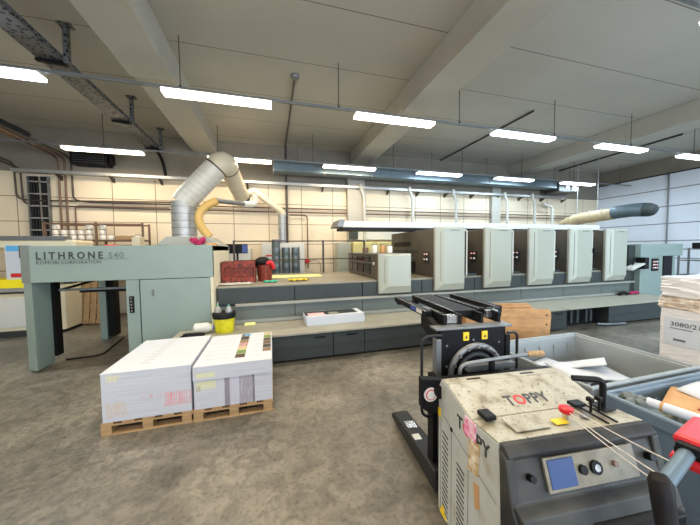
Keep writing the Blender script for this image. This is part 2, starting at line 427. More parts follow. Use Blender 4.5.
B(-.3, .7, -.3, .3, 0, .34).build('casing', 'char2', t, .01); MB().cyl((.1, -.32, .2), (.1, -.28, .2), .1).build('fan_ring', 'galv', t)
B(.32, .52, -.34, -.3, .05, .25).build('junction_box', 'white', t)
for x in (-.2, .6): MB().cyl((x, 0, .34), (x, 0, 1.07), .008, n=6).build('hanging_rod', 'piped', t)
# horizontal pipes
for i, (z, x0, x1) in enumerate(((2.98, -2.55, 12.5), (2.86, -2.55, 12.5))):
    tubething('wall_pipe', '%s of the two brown pipes running level along the back wall' % ('upper', 'lower')[i], 'pipe', [(x0, 8.93, z), (x1, 8.93, z)], .022, 'pipe', 0, group='brown pipes on the back wall')
tubething('wall_pipe', 'dark pipe bending from the left ceiling pipes down to the level run', 'pipe', [(-5.0, 2., 4.18), (-4.86, 8.7, 4.12), (-4.86, 8.93, 4.05), (-4.86, 8.93, 3.05), (-4.6, 8.93, 3.0), (-2.6, 8.93, 3.0)], .02, 'piped', .12)
tubething('wall_pipe', 'reddish brown pipe dropping down the left back wall, left of the pair', 'pipe', [(-5.3, 2., 4.22), (-5.13, 8.7, 4.12), (-5.13, 8.93, 4.05), (-5.13, 8.93, 2.35), (-5.13, 8.93, .2)], .022, 'pipe', .12)
tubething('wall_pipe', 'reddish brown pipe dropping down the left back wall, right of the pair', 'pipe', [(-5.15, 2., 4.22), (-5.0, 8.7, 4.12), (-5.0, 8.93, 4.05), (-5.0, 8.93, 2.35), (-5.0, 8.93, .2)], .022, 'pipe', .12)
tubething('wall_pipe', 'thin level pipe on the left back wall ending in a short drop by the tins', 'pipe', [(-2.7, 8.95, 2.9), (-4.86+.02, 8.95, 2.9), (-4.84, 8.95, .3)], .016, 'pipe', .1)
for i, (dz, dx) in enumerate(((0, 0), (-.12, .12))):
    tubething('wall_pipe', '%s dark pipe stepping down beside the cable ladder' % ('outer', 'inner')[i], 'pipe', [(-6.3+dx, 4, 4.0+dz), (-6.1+dx, 8.7, 3.95+dz), (-6.02+dx, 8.94, 3.9+dz), (-6.0+dx, 8.94, 3.05+dz), (-5.75+dx, 8.94, 3.0+dz), (-2.65, 8.94, 3.06+dz*1.7)], .02, 'piped', .12)
tubething('ceiling_pipe', 'thick dark round duct under the upper left ceiling', 'pipe', [(-5.6, -1, 4.6), (-5.5, 8.6, 4.5)], .07, 'char', 0)
tubething('ceiling_pipe', 'tan pipe along the upper left ceiling beside the thick dark duct', 'pipe', [(-5.42, -1, 4.32), (-5.38, 8.6, 4.25)], .035, 'tan_film', 0)
t = thing('cable_ladder', 'vertical cable ladder with thick black cables on the left back wall', 'cable ladder', (-5.55, 8.95, 0))
for x in (-.2, .2): B(x-.012, x+.012, -.06, .02, .3, 3.6).build('rail', 'galvd', t)
for k in range(11): B(-.2, .2, -.05, -.03, .45+k*.3, .48+k*.3).build('rung', 'galv', t)
for k, x in enumerate((-.15, -.1, -.04, .06, .11, .16)):
    MB().tube([(x, -.005, .3), (x+.01*math.sin(k), -.005, 2.), (x, -.005, 3.6)], .027, 8).build('cable', 'black', t)
t = thing('wall_heater', 'black louvred fan heater high on the left back wall', 'heater', (-4.32, 8.8, 3.9))
B(-.42, .36, -.15, .18, 0, .33).build('casing', 'black', t, .01)
for k in range(5): B(-.36, .3, -.165, -.15, .04+k*.055, .06+k*.055).build('louvre', 'char2', t)
B(.38, .44, -.1, .05, .05, .3).build('bracket', 'black', t)
# rack of tins
t = thing('storage_rack', 'brown steel tube rack holding rows of white tins', 'rack', (0, 8.5, 0))
for x in (-5.1, -4.1, -3.12):
    for y in (-.2, .2): MB().box(x-.02, x+.02, y-.02, y+.02, 0, 2.42).build('post', 'pipe', t)
for z in (2.0, 2.4, 1.2):
    for y in (-.2, .2): B(-5.1, -3.12, y-.015, y+.015, z-.04, z).build('rail', 'pipe', t)
B(-5.1, -3.12, -.2, .2, 1.985, 2.0).build('shelf', 'pipe', t); B(-5.1, -3.12, -.2, .2, 1.185, 1.2).build('shelf', 'pipe', t)
t0 = thing('tin_can', '', 'tin', (0, 0, 0)); MB().lathe([(.066, 0), (.07, .01), (.07, .1), (.066, .108)], n=16).build('body', 'canw', t0, smooth=True)
MB().lathe([(.07, .108), (.072, .112), (.072, .122), (.06, .124)], n=16).build('lid', 'pipe', t0, smooth=True)
spots = [(-4.93, 3), (-4.77, 2), (-4.6, 2), (-4.44, 2), (-4.27, 3), (-4.0, 3), (-3.83, 1), (-3.25, 1)]
cans = 0
for (x, n) in spots:
    for k in range(n):
        c = t0 if cans == 0 else copy_tree(t0); cans += 1
        c.location = (x, 8.38, 2.001+k*.125)
        c['label'] = 'white tin with brown lid on the wall rack, in a stack with its neighbours'; c['group'] = 'white tins on the rack'
tag(B(-3.72, -3.36, 8.3, 8.6, 2.001, 2.10).build('wooden_box', 'wood', bev=.005), 'long low tan box on the rack of tins', 'box')
tag(B(-3.25, -3.08, 8.0, 8.28, 0, 2.06).build('cream_post_box', 'cream', bev=.01), 'slim cream cabinet beside the right end of the tin rack', 'cabinet')

# ------------------------------------------------------------------ big ducts
def seamed(path, r, n=26): return MB().tube(path, r, n)
t = thing('exhaust_duct', 'large insulated white exhaust duct rising over the press delivery', 'duct', (-1.81, 6.9, 1.98))
P0, P1 = V((0, 0, .0)), V((0, 0, .78)); P2 = V((.84, .05, 1.77)); P3 = V((1.06, 1.5, 1.22))
MB().tube([P0, P1], .235, 28).build('riser', 'galv', t, smooth=True)
for k in range(5):
    z = .06+k*.15; MB().tube([(0, 0, z), (0, 0, z+.012)], .239, 28).build('seam', 'galvd', t)
d1 = (P2-P1).normalized(); e1 = P2-d1*.26; d2 = (P3-P2).normalized(); e2 = P2+d2*.32
MB().tube([P1-V((0, 0, .03)), P1+d1*.1, e1], .25, 28).build('inclined_section', 'wrapduct', t, smooth=True)
for k in range(6):
    p = P1+d1*(.16+k*.12); MB().tube([p, p+d1*.008], .2525, 28).build('seam', 'ledge', t)
MB().tube([e1-d1*.02, e1+d1*.01], .258, 28).build('clamp', 'piped', t)
MB().tube(bez(e1, P2, e2, 8), [.25, .255, .262, .268, .268, .26, .25, .24, .23], 28).build('elbow', 'creamduct', t, smooth=True)
MB().tube([e2, P3], [.215, .20], 28).build('outlet_section', 'creamduct', t, smooth=True)
MB().tube([P3-d2*.02, P3+d2*.1], .205, 28).build('end_collar', 'char2', t, smooth=True)
MB().tube([e2-d2*.01, e2+d2*.02], .235, 28).build('clamp', 'piped', t)
t = thing('narrow_duct', 'narrow duct coming off the wall and turning down behind the railing', 'duct', (.33, 8.45, 0))
MB().tube(rounded([(-.92, .12, 3.30), (-.74, .1, 3.40), (.02, 0, 2.78), (.02, 0, 2.7)], .05), [.1]*50, 18).build('inclined_section', 'creamduct', t, smooth=True)
MB().tube([(0, 0, 2.72), (0, 0, 1.9)], .11, 18).build('riser', 'galv', t, smooth=True)
for k in range(5): MB().tube([(0, 0, 1.97+k*.16), (0, 0, 1.98+k*.16)], .114, 18).build('seam', 'galvd', t)
t = thing('flexible_hose', 'yellowish flexible hose curving up into a grey pipe beside the big duct', 'hose', (0, 6.9, 0))
hp = bez((-1.25, -.32, 1.99), (-1.72, -.32, 2.5), (-1.10, -.2, 2.78), 26)
MB().tube(hp, [.08+.008*(i % 2) for i in range(len(hp))], 14).build('hose_section', 'flex', t, smooth=True)
MB().tube([(-1.14, -.2, 2.79), (-.62, .9, 2.9)], .06, 14).build('pipe_section', 'galvd', t, smooth=True)
MB().tube(rounded([(-.66, .85, 2.89), (-.38, 1.1, 2.92), (-.38, 1.1, 3.2)], .18), .08, 14).build('elbow', 'white', t, smooth=True)
# drop pipes
for i, (x, z1) in enumerate(((2.95, 3.66), (4.69, 3.66), (6.42, 3.66), (8.68, 3.66), (10.0, 3.66), (10.9, 3.3))):
    nm = ['leftmost, beside the wall column', 'second from left', 'third from left', 'fourth from left, beside the right column', 'fifth from left', 'rightmost with a bend at its top'][i]
    pts = [(x, 8.72, 0.0), (x, 8.72, z1-.25), (x-.12, 8.72, z1)] if i < 5 else [(x, 8.72, 0.), (x, 8.72, z1), (x-.5, 8.72, z1+.1)]
    pts = pts+[(pts[-1][0], 8.72, pts[-1][2]+.12)] if i < 5 else pts
    tubething('air_pipe', 'white air pipe dropping from the duct, '+nm, 'pipe', pts, .05, 'wrapduct', .1, 12, 'white air pipes behind the press')
# right duct
t = thing('round_duct', 'large round duct sloping along the right wall, tan then blue-grey', 'duct', (11.3, .15, 0))
MB().tube([(0, 8.45, 2.55), (0, 8.1, 2.68), (0, 7.7, 2.76), (0, 6.7, 2.81)], .2, 24).build('wrapped_section', 'tan_film', t, smooth=True)
MB().tube([(0, 6.7, 2.84), (0, 6.2, 2.86), (.03, 5.9, 2.84)], .215, 24).build('metal_section', 'bluegalv', t, smooth=True)
MB().tube([(.03, 5.95, 2.84), (.06, 5.8, 2.82), (.08, 5.7, 2.78), (.1, 5.65, 2.75), (.1, 5.63, 2.74)], [.215, .21, .18, .12, .03], 24).build('duct_end', 'char', t, smooth=True)
for y in (8.0, 7.4, 7.0): MB().tube([(0, y, 2.73 if y > 7.5 else 2.82), (0, y-.02, 2.73 if y > 7.5 else 2.82)], .21, 24).build('seam', 'cream', t)
for y in (7.9, 7.2): MB().cyl((0, y, 2.95), (0, y, 4.85), .012, n=6).build('hanging_rod', 'galv', t)
B(-.25, .15, 8.2, 8.7, 0, 2.6).build('intake_box', 'char', t)

# ------------------------------------------------------------------ press: delivery
t = thing('press_delivery_unit', 'pale green press delivery end with LITHRONE lettering', 'printing press', (0, 4.9, 0))
MB().prism([(-3.2, 0), (-.9, 0), (-.9, .08), (-3.2, .08), (-3.36, .18), (-3.36, .12)], 1.28, 1.79).build('fascia', 'press', t, .006)
MB().prism([(-3.2, -.002), (-3.2, .05), (-3.37, .16), (-3.37, .11)], 1.275, 1.792).build('corner_strip', 'press_d', t)
MB().box(-3.3, -.9, .08, 1.9, 1.70, 1.78).build('top_cover', 'press', t)
MB().box(-3.3, -.9, 1.82, 1.9, 1.28, 1.7).build('rear_fascia', 'press', t)
MB().prism([(-3.2, .01), (-3.36, .12), (-3.36, .36), (-3.2, .36)], .03, 1.28).build('front_leg', 'press', t, .006)
MB().prism([(-3.09, 1.55), (-3.21, 1.57), (-3.21, 1.9), (-3.09, 1.9)], .0, 1.28).build('rear_leg', 'press', t, .006)
B(-3.25, -3.17, .37, .5, .12, 1.28).build('lift_rail', 'blackm', t)
B(-3.10, -2.98, 1.6, 1.8, .05, 1.28).build('lift_rail', 'blackm', t)
for z in (1.2, 1.0): B(-3.2, -2.1, 1.0, 1.06, z, z+.05).build('cross_bar', 'blackm', t)
B(-3.2, -2.1, .45, .5, 1.1, 1.13).build('cross_bar', 'galvd', t)
MB().tube([(-3.2, .4, 1.1), (-2.9, 1.2, 1.24)], .02, 8).build('chain_guide', 'blackm', t)
B(-3.1, -2.2, .6, 1.7, 1.3, 1.42).build('gripper_carriage', 'galvd', t)
B(-2.1, -1.93, .02, 1.85, .03, 1.28).build('control_pillar', 'press', t, .005)
B(-1.92, -.93, .03, 1.85, .03, 1.272).build('body', 'press', t)
dr = B(-1.91, -.95, .0, .03, .05, 1.27).build('door', 'press', t, .004)
B(-1.76, -1.73, -.01, 0, 1.02, 1.12).build('handle', 'galvd', dr)
B(-.945, -.90, .005, 1.8, .03, 1.78).build('edge_trim', 'cream', t)
cp = B(-2.06, -2.0, .005, .02, .78, 1.03).build('button_panel', 'black', t)
for k in range(5): MB().cyl((-2.03, .006, .81+k*.047), (-2.03, -.004, .81+k*.047), .012, n=10).build('button', 'silver', cp)
MB().prism([(-1.75, 1.79), (-2.15, 1.79), (-1.95, 1.98), (-1.2, 1.98), (-.95, 1.79)], 1.3, 2.3, 'Y').build('hood', 'ledge', t, .01)
text('lettering', 'LITHRONE', .138, 'ink', t, (-3.13, -.002, 1.607), xs=.86, offset=.0045, spacing=1.5)
text('lettering', 'S40', .125, 'inkg', t, (-2.29, -.002, 1.607), xs=1.0, spacing=1.1, offset=.002)
text('lettering', 'KOMORI CORPORATION', .066, 'ink', t, (-3.13, -.002, 1.535), xs=1.0)
B(-3.13, -2.05, -.003, .001, 1.592, 1.597).build('underline', 'ink', t)
tubething('floor_cable', 'black cable lying on the floor under the press delivery', 'cable', [(-3.15, 5.4, .012), (-2.7, 5.45, .012), (-2.85, 6.5, .012)], .014, 'black', .15)
for nm, x, m_, lb in (('cloth_heap', -1.35, 'magenta', 'dark magenta cloth heap on the press delivery beside the duct'),):
    mb = MB()
    for k in range(7):
        a = random.random()*6.28; mb.tube(bez((x, 6.0, 1.79), (x+.1*math.cos(a), 6+.1*math.sin(a), 1.99), (x+.13*math.cos(a), 6+.1*math.sin(a), 1.8+.02*k), 6), [.03, .035, .04, .04, .035, .03, .02], 7)
    tag(mb.build(nm, m_, smooth=True), lb, 'cloth')
tag(B(-1.12, -.98, 5.6, 5.85, 1.781, 1.84).build('orange_block', 'card', bev=.01), 'small tan block on the right end of the press delivery top', 'block')
tag(B(-1.8, -1.62, 5.2, 5.4, 1.781, 1.80).build('black_pad', 'black', bev=.004), 'flat black pad on the press delivery top', 'pad')
tag(B(-2.43, -2.3, 5.1, 5.25, 1.781, 1.81).build('red_knob_block', 'red', bev=.01), 'small red part on the press delivery top edge', 'part')

# ------------------------------------------------------------------ press base
t = thing('press_bed', 'long charcoal bed of the press with a light ledge along its front', 'printing press', (0, 0, 0))
B(-.88, 9.04, 5.12, 7.4, .46, 1.06).build('body', 'char', t)
B(-.89, 9.04, 5.1, 7.42, 1.06, 1.09).build('deck', 'deck', t, .004)
for k in range(8):
    x0 = -.88+k*1.27; B(x0+.006, min(x0+1.262, 9.04), 5.06, 5.12, .80, 1.062).build('side_panel', 'char', t, .004)
    B(x0+.004, min(x0+1.264, 9.04), 5.07, 5.12, .50, .755).build('riser_panel', 'riser', t, .003)
B(-.6, 9.08, 4.98, 5.12, .755, .795).build('ledge', 'ledge', t, .006)
B(-.88, 9.1, 5.04, 5.12, .452, .51).build('base_strip', 'ledge', t, .004)
# step platform
t = thing('step_platform', 'long low grey walkway platform in front of the press', 'platform', (0, 0, 0))
MB().box(-.9, 9.3, 4.2, 5.1, .42, .45).box(-1.4, -.9, 4.2, 4.88, .42, .45).build('tread_plate', 'tread', t, .004)
B(-.88, 9.28, 4.55, 5.08, .0, .42).build('support', 'char2', t)
for k, (a, b_) in enumerate(((-1.38, -.89), (-.88, .9), (.91, 1.42), (1.43, 2.9), (2.91, 4.3), (4.31, 5.75), (6.95, 9.28))):
    p = MB(); p.box(a, b_, 4.24, 4.55, .04, .42)
    q = p.build('front_panel', 'char', t, .004)
    B(a+.02, b_-.02, 4.232, 4.242, .2, .235).build('vent_strip', 'char2', q)
    B(b_-.3, b_-.12, 4.23, 4.24, .34, .36).build('slot', 'black', q)
B(5.76, 6.94, 4.5, 4.55, .0, .42).build('recess', 'black', t)
for x in (6.02, 6.2, 6.45, 6.58):
    MB().cyl((x, 4.36, .1), (x, 4.36, .36), .03, n=10).build('hose_fitting', 'char', t)
MB().tube(rounded([(6.7, 4.3, .04), (6.9, 4.2, .04), (7.3, 4.15, .04)], .1), .025, 8).build('hose_coil', 'galvd', t)

# towers
def cover(t, x0, x1, z0, z1, y=5.0):
    c = MB().box(x0, x1, y, y+.055, z0, z1).build('cover_rim', 'cover_rim', t, .008)
    MB().frustum((x0+.03, x1-.005, z0+.02, z1-.01), y, (x0+.17, x1-.05, z0+.14, z1-.03), y-.07).build('cover_face', 'cover', t, .004)
    B(x0+.105, x0+.117, y-.045, y-.03, z0+.2, z1-.1).build('groove', 'press_d', t)
    return c
def printing_unit(wide=True):
    t = thing('printing_unit', '', 'printing press', (3.19, 0, 0))
    B(.03, .66, 5.06, 7.2, 1.091, 2.10).build('side_frame', 'frame', t, .01)
    if wide: B(.64, 1.15, 5.7, 7.1, 1.091, 2.0).build('inner_frame', 'black', t)
    cover(t, 0, .70, .835, 2.13)
    MB().box(.02, .03, 6.1, 7.0, 1.75, 1.86).build('recess_slot', 'black', t)
    MB().box(.01, .03, 5.75, 7.2, 1.62, 1.66).build('guide_bar', 'char2', t)
    for k in range(8): MB().cyl((.0, 5.9+k*.16, 1.48), (.03, 5.9+k*.16, 1.48), .02, n=8).build('roller_end', 'galvd', t)
    B(.005, .03, 5.85, 7.1, 1.15, 1.4).build('lower_recess', 'black', t)
    B(.015, .03, 5.26, 5.46, 1.38, 1.62).build('button_panel', 'char2', t)
    for (yy, zz, m_) in ((5.31, 1.56, 'amber'), (5.40, 1.56, 'amber'), (5.31, 1.45, 'ind_w'), (5.41, 1.45, 'amber')):
        B(.005, .015, yy, yy+.04, zz, zz+.03).build('button', m_, t)
    if wide: B(.66, 1.16, 5.16, 5.7, 1.091, 1.14).build('foot_plate', 'char', t)
    MB().tube(rounded([(.77, 5.02, 1.12), (.77, 5.02, 2.07), (.68, 5.02, 2.07)], .05), .016, 8).build('grab_rail', 'white', t, smooth=True)
    text('lettering', 'KOMORI', .035, 'ink', t, (.32, 4.928, 2.05), xs=1.5)
    return t
pu = printing_unit()
for k, s in enumerate(('leftmost of the five, beside the low unit', 'second from left', 'middle one of the five', 'fourth from left, with a small black tag on its cover', 'rightmost, beside the sheet feeder')):
    o = pu if k == 0 else (copy_tree(pu) if k < 4 else printing_unit(False))
    o.location = (3.19+1.203*k, 0, 0); o['label'] = 'tall white-covered printing unit, '+s; o['group'] = 'printing units of the press'
    if k == 3: B(.68, .78, 4.90, 4.999, 1.55, 1.65).build('number_tag', 'black', o)
t = thing('low_press_unit', 'low press unit with white front cover and dark windowed side', 'printing press', (1.97, 0, 0))
B(.02, .68, 5.06, 7.2, 1.091, 1.58).build('side_frame', 'frame', t, .01)
B(.0, .70, 5.06, 7.22, 1.581, 1.605).build('top_plate', 'galvd', t, .004)
cover(t, 0, .69, .835, 1.60)
for k in range(4): B(.0, .03, 5.5+k*.44, 5.86+k*.44, 1.18, 1.38).build('window', 'glass', t)
for k in range(4): B(.0, .03, 5.5+k*.44, 5.86+k*.44, 1.44, 1.54).build('window', 'glass', t)
B(.0, .03, 5.45, 7.3, 1.40, 1.42).build('trim_strip', 'galvd', t); MB().cyl((.0, 5.3, 1.4), (.03, 5.3, 1.4), .03, n=10).build('knob', 'white', t)
for i, (x, m_, r_, h_) in enumerate(((2.12, 'pipe', .07, .13), (2.3, 'canw', .07, .2), (2.45, 'card', .065, .2), (2.57, 'canw', .06, .17))):
    j = thing('ink_jar', ['brown squat jar', 'white tub', 'tan jar', 'small white jar'][i]+' standing on top of the low press unit', 'jar', (x, 6.2-.12*i, 1.606), 'jars on the low press unit')
    MB().lathe([(r_*.9, 0), (r_, .02), (r_, h_*.85), (r_*.9, h_*.9)], n=16).build('body', m_, j, smooth=True)
    MB().lathe([(r_*.95, h_*.9), (r_*.95, h_)], n=16).build('lid', 'galvd', j)
t = thing('overhead_service_beam', 'long white boxed beam running above the printing units', 'beam', (0, 0, 0))
B(1.55, 9.5, 6.1, 6.7, 2.19, 2.33).build('casing', 'white', t, .01)
B(1.55, 9.5, 6.12, 6.68, 2.13, 2.19).build('underside', 'black', t)
MB().prism([(1.4, 2.2), (1.55, 2.2), (1.6, 2.36), (1.48, 2.36)], 6.05, 6.75, 'Y').build('end_bracket', 'galvd', t)

# sheet feeder right
t = thing('sheet_feeder', 'pale green sheet feeder unit at the far right of the press', 'printing press', (0, 5.0, 0))
B(9.05, 9.30, .12, 2.2, .46, 1.72).build('dark_side_panel', 'char2', t)
B(9.30, 9.75, .0, 2.2, .0, 1.75).build('front_column', 'press', t, .01)
B(9.76, 10.24, .03, 2.2, .0, 1.75).build('body', 'press', t, .006)
B(9.76, 11.05, .02, 1.0, 1.42, 1.75).build('top_header', 'press', t, .01)
B(10.24, 10.60, .01, .9, .6, 1.42).build('opening', 'black', t)
B(10.60, 10.8, .05, .95, .0, 1.42).build('right_column', 'press', t, .01)
bp = B(9.72, 9.98, -.02, .03, 1.03, 1.36).build('button_panel', 'black', t, .004)
for i in range(3):
    for j in range(3): B(9.76+.07*i, 9.79+.07*i, -.03, -.02, 1.1+.08*j, 1.13+.08*j).build('button', ('amber', 'ind_w', 'amber')[(i+j) % 3], bp)
t = thing('console_desk', 'tilted white press console on a black arm by the sheet feeder', 'console', (9.05, 4.98, 1.1))
MB().prism([(-.25, -.02), (.2, .12), (.22, .16), (-.25, .04)], -.1, .1, 'Y').build('desk_plate', 'white', t)
B(.2, .36, -.1, .1, .0, .3).build('arm_head', 'black', t, .01); MB().tube([(.0, .05, .1), (.1, .05, .3)], .02).build('lamp_stem', 'black', t)
tag(MB().tube(bez((8.45, 4.95, .48), (8.6, 4.93, .56), (8.75, 4.95, .48), 6), .04, 8).build('black_tool', 'black', smooth=True), 'black hand tool on the platform at the right', 'tool')
tag(MB().tube(bez((8.85, 4.95, .48), (8.98, 4.93, .54), (9.15, 4.95, .48), 6), .035, 8).build('red_tool', 'magenta', smooth=True), 'dark red rag on the platform beside the black tool', 'rag')

# right shelving
t = thing('steel_rack', 'grey steel shelving against the right wall', 'rack', (12.6, 0, 0))
for y in (3.8, 5.7):
    for x in (-.25, .25): B(x-.02, x+.02, y-.02, y+.02, 0, 1.62).build('post', 'galvd', t)
for z in (.4, .8, 1.25, 1.6): B(-.25, .25, 3.8, 5.7, z-.03, z).build('shelf', 'galvd', t)
tag(B(12.4, 12.85, 4.2, 5.45, 1.601, 1.78).build('black_case', 'black', bev=.02), 'black case lying on top of the steel shelving', 'case')

# ------------------------------------------------------------------ things behind / on the deck
t = thing('safety_railing', 'thin dark safety railing along the rear edge of the press deck', 'railing', (0, 7.3, 1.091))
for x in (-.86, 1.32, 2.46): B(x-.022, x+.022, -.022, .022, 0, .85).build('post', 'piped', t)
for z in (.83, .36): MB().tube([(-.88, 0, z), (2.46, 0, z)], .014, 8).build('rail', 'piped', t)
t = thing('bottle_crate', 'rusty red plastic crate on the press deck', 'crate', (-.59, 5.75, 1.091))
c = MB(); c.box(-.28, .28, -.2, .2, 0, .02)
for s in (-1, 1):
    c.box(-.28, .28, s*.2-.012, s*.2+.012, 0, .10); c.box(-.28, .28, s*.2-.012, s*.2+.012, .3, .40)
    for k in range(6): c.box(-.28+k*.108, -.24+k*.1, s*.2-.012, s*.2+.012, .1, .3)
    c.box(s*.28-.012, s*.28+.012, -.2, .2, 0, .1); c.box(s*.28-.012, s*.28+.012, -.2, .2, .3, .4)
    for k in range(5): c.box(s*.28-.012, s*.28+.012, -.2+k*.09, -.16+k*.09, .1, .3)
c.build('crate_shell', 'redc', t); B(-.26, .26, -.18, .18, .02, .36).build('liner', 'redc', t)
t = thing('rag_bin', 'small dark red and black bin with gloves hanging over its rim', 'bin', (-.13, 5.85, 1.091))
MB().lathe([(.13, 0), (.155, .3), (.16, .32), (.145, .32)], n=18).build('bin_body', 'redc', t, smooth=True)
MB().tube(bez((-.2, 0, .3), (0, -.05, .48), (.14, 0, .28), 8), [.04, .07, .09, .1, .1, .09, .08, .06, .04], 10).build('black_rag', 'black', t, smooth=True)
MB().tube(bez((.05, -.1, .34), (.15, -.14, .42), (.17, -.1, .24), 6), .04, 8).build('red_glove', 'red', t, smooth=True)
def cloth(name, x, y, z, sx, sy, m_, label, amp=.02, rz=0.):
    bm = bmesh.new(); n = 10; ph = random.random()*9
    vs = [[bm.verts.new((sx*(i/n-.5)*(1+.12*math.sin(j*1.3+ph)), sy*(j/n-.5)*(1+.12*math.sin(i*1.1+ph)), amp*(.5+.5*math.sin(i*1.7+ph)*math.cos(j*1.4+ph)))) for j in range(n+1)] for i in range(n+1)]
    for i in range(n):
        for j in range(n): bm.faces.new((vs[i][j], vs[i+1][j], vs[i+1][j+1], vs[i][j+1]))
    me = bpy.data.meshes.new(name); bm.to_mesh(me); bm.free(); me.materials.append(M[m_])
    for p in me.polygons: p.use_smooth = True
    o = bpy.data.objects.new(name, me); COL.objects.link(o); o.location = (x, y, z); o.rotation_euler.z = rz
    s = o.modifiers.new('t', 'SOLIDIFY'); s.thickness = .006; s.offset = 1
    return tag(o, label, 'cloth')
cloth('white_cloth', -.62, 5.36, 1.095, .55, .25, 'white', 'flat white cloth on the deck in front of the red crate')
cloth('green_cloth', -.02, 5.5, 1.095, .24, .22, 'teal', 'small green cloth on the deck beside the rag bin', .03)
cloth('yellow_cloth', .5, 5.55, 1.095, .36, .22, 'ycloth', 'crumpled yellow cloth on the press deck', .045)
tag(B(-.15, 1.1, 6.25, 6.8, 1.092, 1.104).build('yellow_sheet', 'pyel', bev=.002), 'wide pale yellow sheet lying on the press deck', 'sheet')
# bench + ink can stacks + cabinets behind the press
t = thing('ink_trolley', 'low steel bench behind the press carrying the tall grey tins', 'bench', (.25, 7.85, 0))
B(-.5, .62, -.22, .22, .86, .9).build('top', 'galvd', t)
for x in (-.46, .58):
    for y in (-.18, .18): B(x-.02, x+.02, y-.02, y+.02, 0, .86).build('leg', 'galvd', t)
c0 = thing('ink_can', '', 'tin', (0, 0, 0)); MB().lathe([(.105, 0), (.112, .01), (.112, .205), (.10, .21)], n=18).build('body', 'can', c0, smooth=True)
MB().lathe([(.113, .19), (.113, .214), (.09, .214)], n=18).build('lid', 'galvd', c0)
fi = True
for (x, n, lb) in ((-.12, 2, 'short stack at the left'), (.13, 5, 'tall leftmost column'), (.39, 4, 'middle tall column'), (.65, 4, 'rightmost column')):
    for k in range(n):
        o = c0 if fi else copy_tree(c0); fi = False
        o.location = (x, 7.85, .901+k*.216)
        o['label'] = 'grey metal ink tin behind the railing, %s, %s' % (lb, ['lowest', 'second from bottom', 'third from bottom', 'fourth from bottom', 'topmost'][k]); o['group'] = 'grey ink tins behind the press'
def cabinet(name, x0, x1, y0, y1, z1, m_, label):
    t = thing(name, label, 'cabinet', ((x0+x1)/2, y0, 0)); w = (x1-x0)/2
    B(-w, w, .02, y1-y0, 0, z1).build('body', m_, t, .008)
    B(-w+.01, w-.01, 0, .02, .05, z1-.03).build('door', m_, t, .004)
    return t
t = cabinet('wall_cabinet', -.25, .95, 8.35, 8.8, 1.9, 'white', 'white cabinet with a red strip behind the grey tins')
B(-.5, -.2, -.006, 0, 1.52, 1.56).build('red_strip', 'inkr', t)
t = cabinet('wall_cabinet', 1.95, 2.38, 8.3, 8.8, 1.9, 'cover', 'narrow white cabinet with rounded front behind the railing')
t = cabinet('wall_cabinet', -1.15, -.55, 8.3, 8.8, 1.75, 'white', 'white cabinet behind the monitor and red crate')
cabinet('yellow_cabinet', 2.42, 3.1, 8.2, 8.7, 1.92, 'creamy', 'yellow-cream cabinet left of the dark railing post')
cabinet('yellow_cabinet', 3.2, 3.95, 8.2, 8.7, 1.92, 'creamy', 'yellow-cream cabinet behind the jars on the low unit')
cabinet('cream_cabinet', -1.75, -1.25, 7.6, 8.1, 1.75, 'cream', 'cream cabinet beside the press delivery end')
t = thing('control_monitor', 'black monitor on a pole behind the red crate', 'monitor', (-.82, 7.6, 0))
MB().cyl((0, 0, 0), (0, 0, 1.7), .025).build('pole', 'black', t); B(-.15, .15, -.15, .15, 0, .03).build('base', 'black', t)
B(-.25, .25, -.06, .0, 1.62, 1.86).build('display', 'black', t, .01); B(.12, .24, -.066, -.06, 1.64, 1.84).build('sticker', 'blue', t)
tag(B(2.44, 2.7, 8.62, 8.80, 2.02, 2.34).build('control_box', 'char', bev=.01), 'dark grey control box on the wall column', 'control box')
tag(B(2.68, 4.3, 8.72, 8.8, 2.0, 2.36).build('white_board', 'white', bev=.006), 'wide white panel on the back wall above the low unit', 'panel')
t = thing('valve_pipe', 'thin red-brown pipe bending down the back wall to a red valve', 'pipe', (0, 8.9, 0))
MB().tube(rounded([(.6, 0, 2.78), (1.12, 0, 2.78), (1.12, 0, 1.1)], .12), .02, 8).build('pipe_run', 'pipe', t, smooth=True)
MB().lathe([(.05, 0), (.09, .04), (.09, .1), (.04, .14)], (1.08, -.05, 1.28), 12).build('valve', 'red', t)
MB().tube(bez((1.12, -.03, 1.3), (1.6, -.05, 1.5), (1.5, -.05, .9), 10), .012, 6).build('hose', 'galvd', t)
# left-hand cutter machine behind the delivery
t = thing('folding_machine', 'cream folding machine with steel table edge at far left', 'machine', (0, 7.2, 0))
B(-6.4, -4.45, 0, .9, .12, .88).build('body', 'cream', t, .02)
B(-6.4, -4.42, -.08, .95, .92, 1.0).build('table', 'galv', t, .01)
B(-6.4, -4.5, -.02, 0, .2, .8).build('front_panel', 'white', t, .01)
B(-6.4, -4.5, .0, .85, .0, .12).build('plinth', 'char2', t)
B(-6.4, -4.0, .1, .8, 1.78, 1.96).build('hood', 'cream', t, .04)
B(-6.4, -4.15, .08, .3, 1.96, 2.04).build('hood_rail', 'galvd', t)
for x in (-6.2, -4.3): B(x-.04, x+.04, .6, .68, .9, 1.8).build('support_post', 'cream', t)
tag(B(-6.1, -4.62, 7.14, 7.9, 1.001, 1.17).build('yellow_print_pile', 'skin_y', bev=.004), 'pile of bright yellow prints on the far left table', 'prints')
t = thing('poster_display', 'white standing poster card with blue top and red mark', 'poster', (-4.87, 7.18, 1.171))
B(-.19, .21, .0, .03, 0, .68).build('card', 'paper', t); B(-.17, .02, -.004, 0, .56, .67).build('blue_header', 'cyan', t); B(-.12, .04, -.004, 0, .04, .12).build('red_footer', 'red', t)
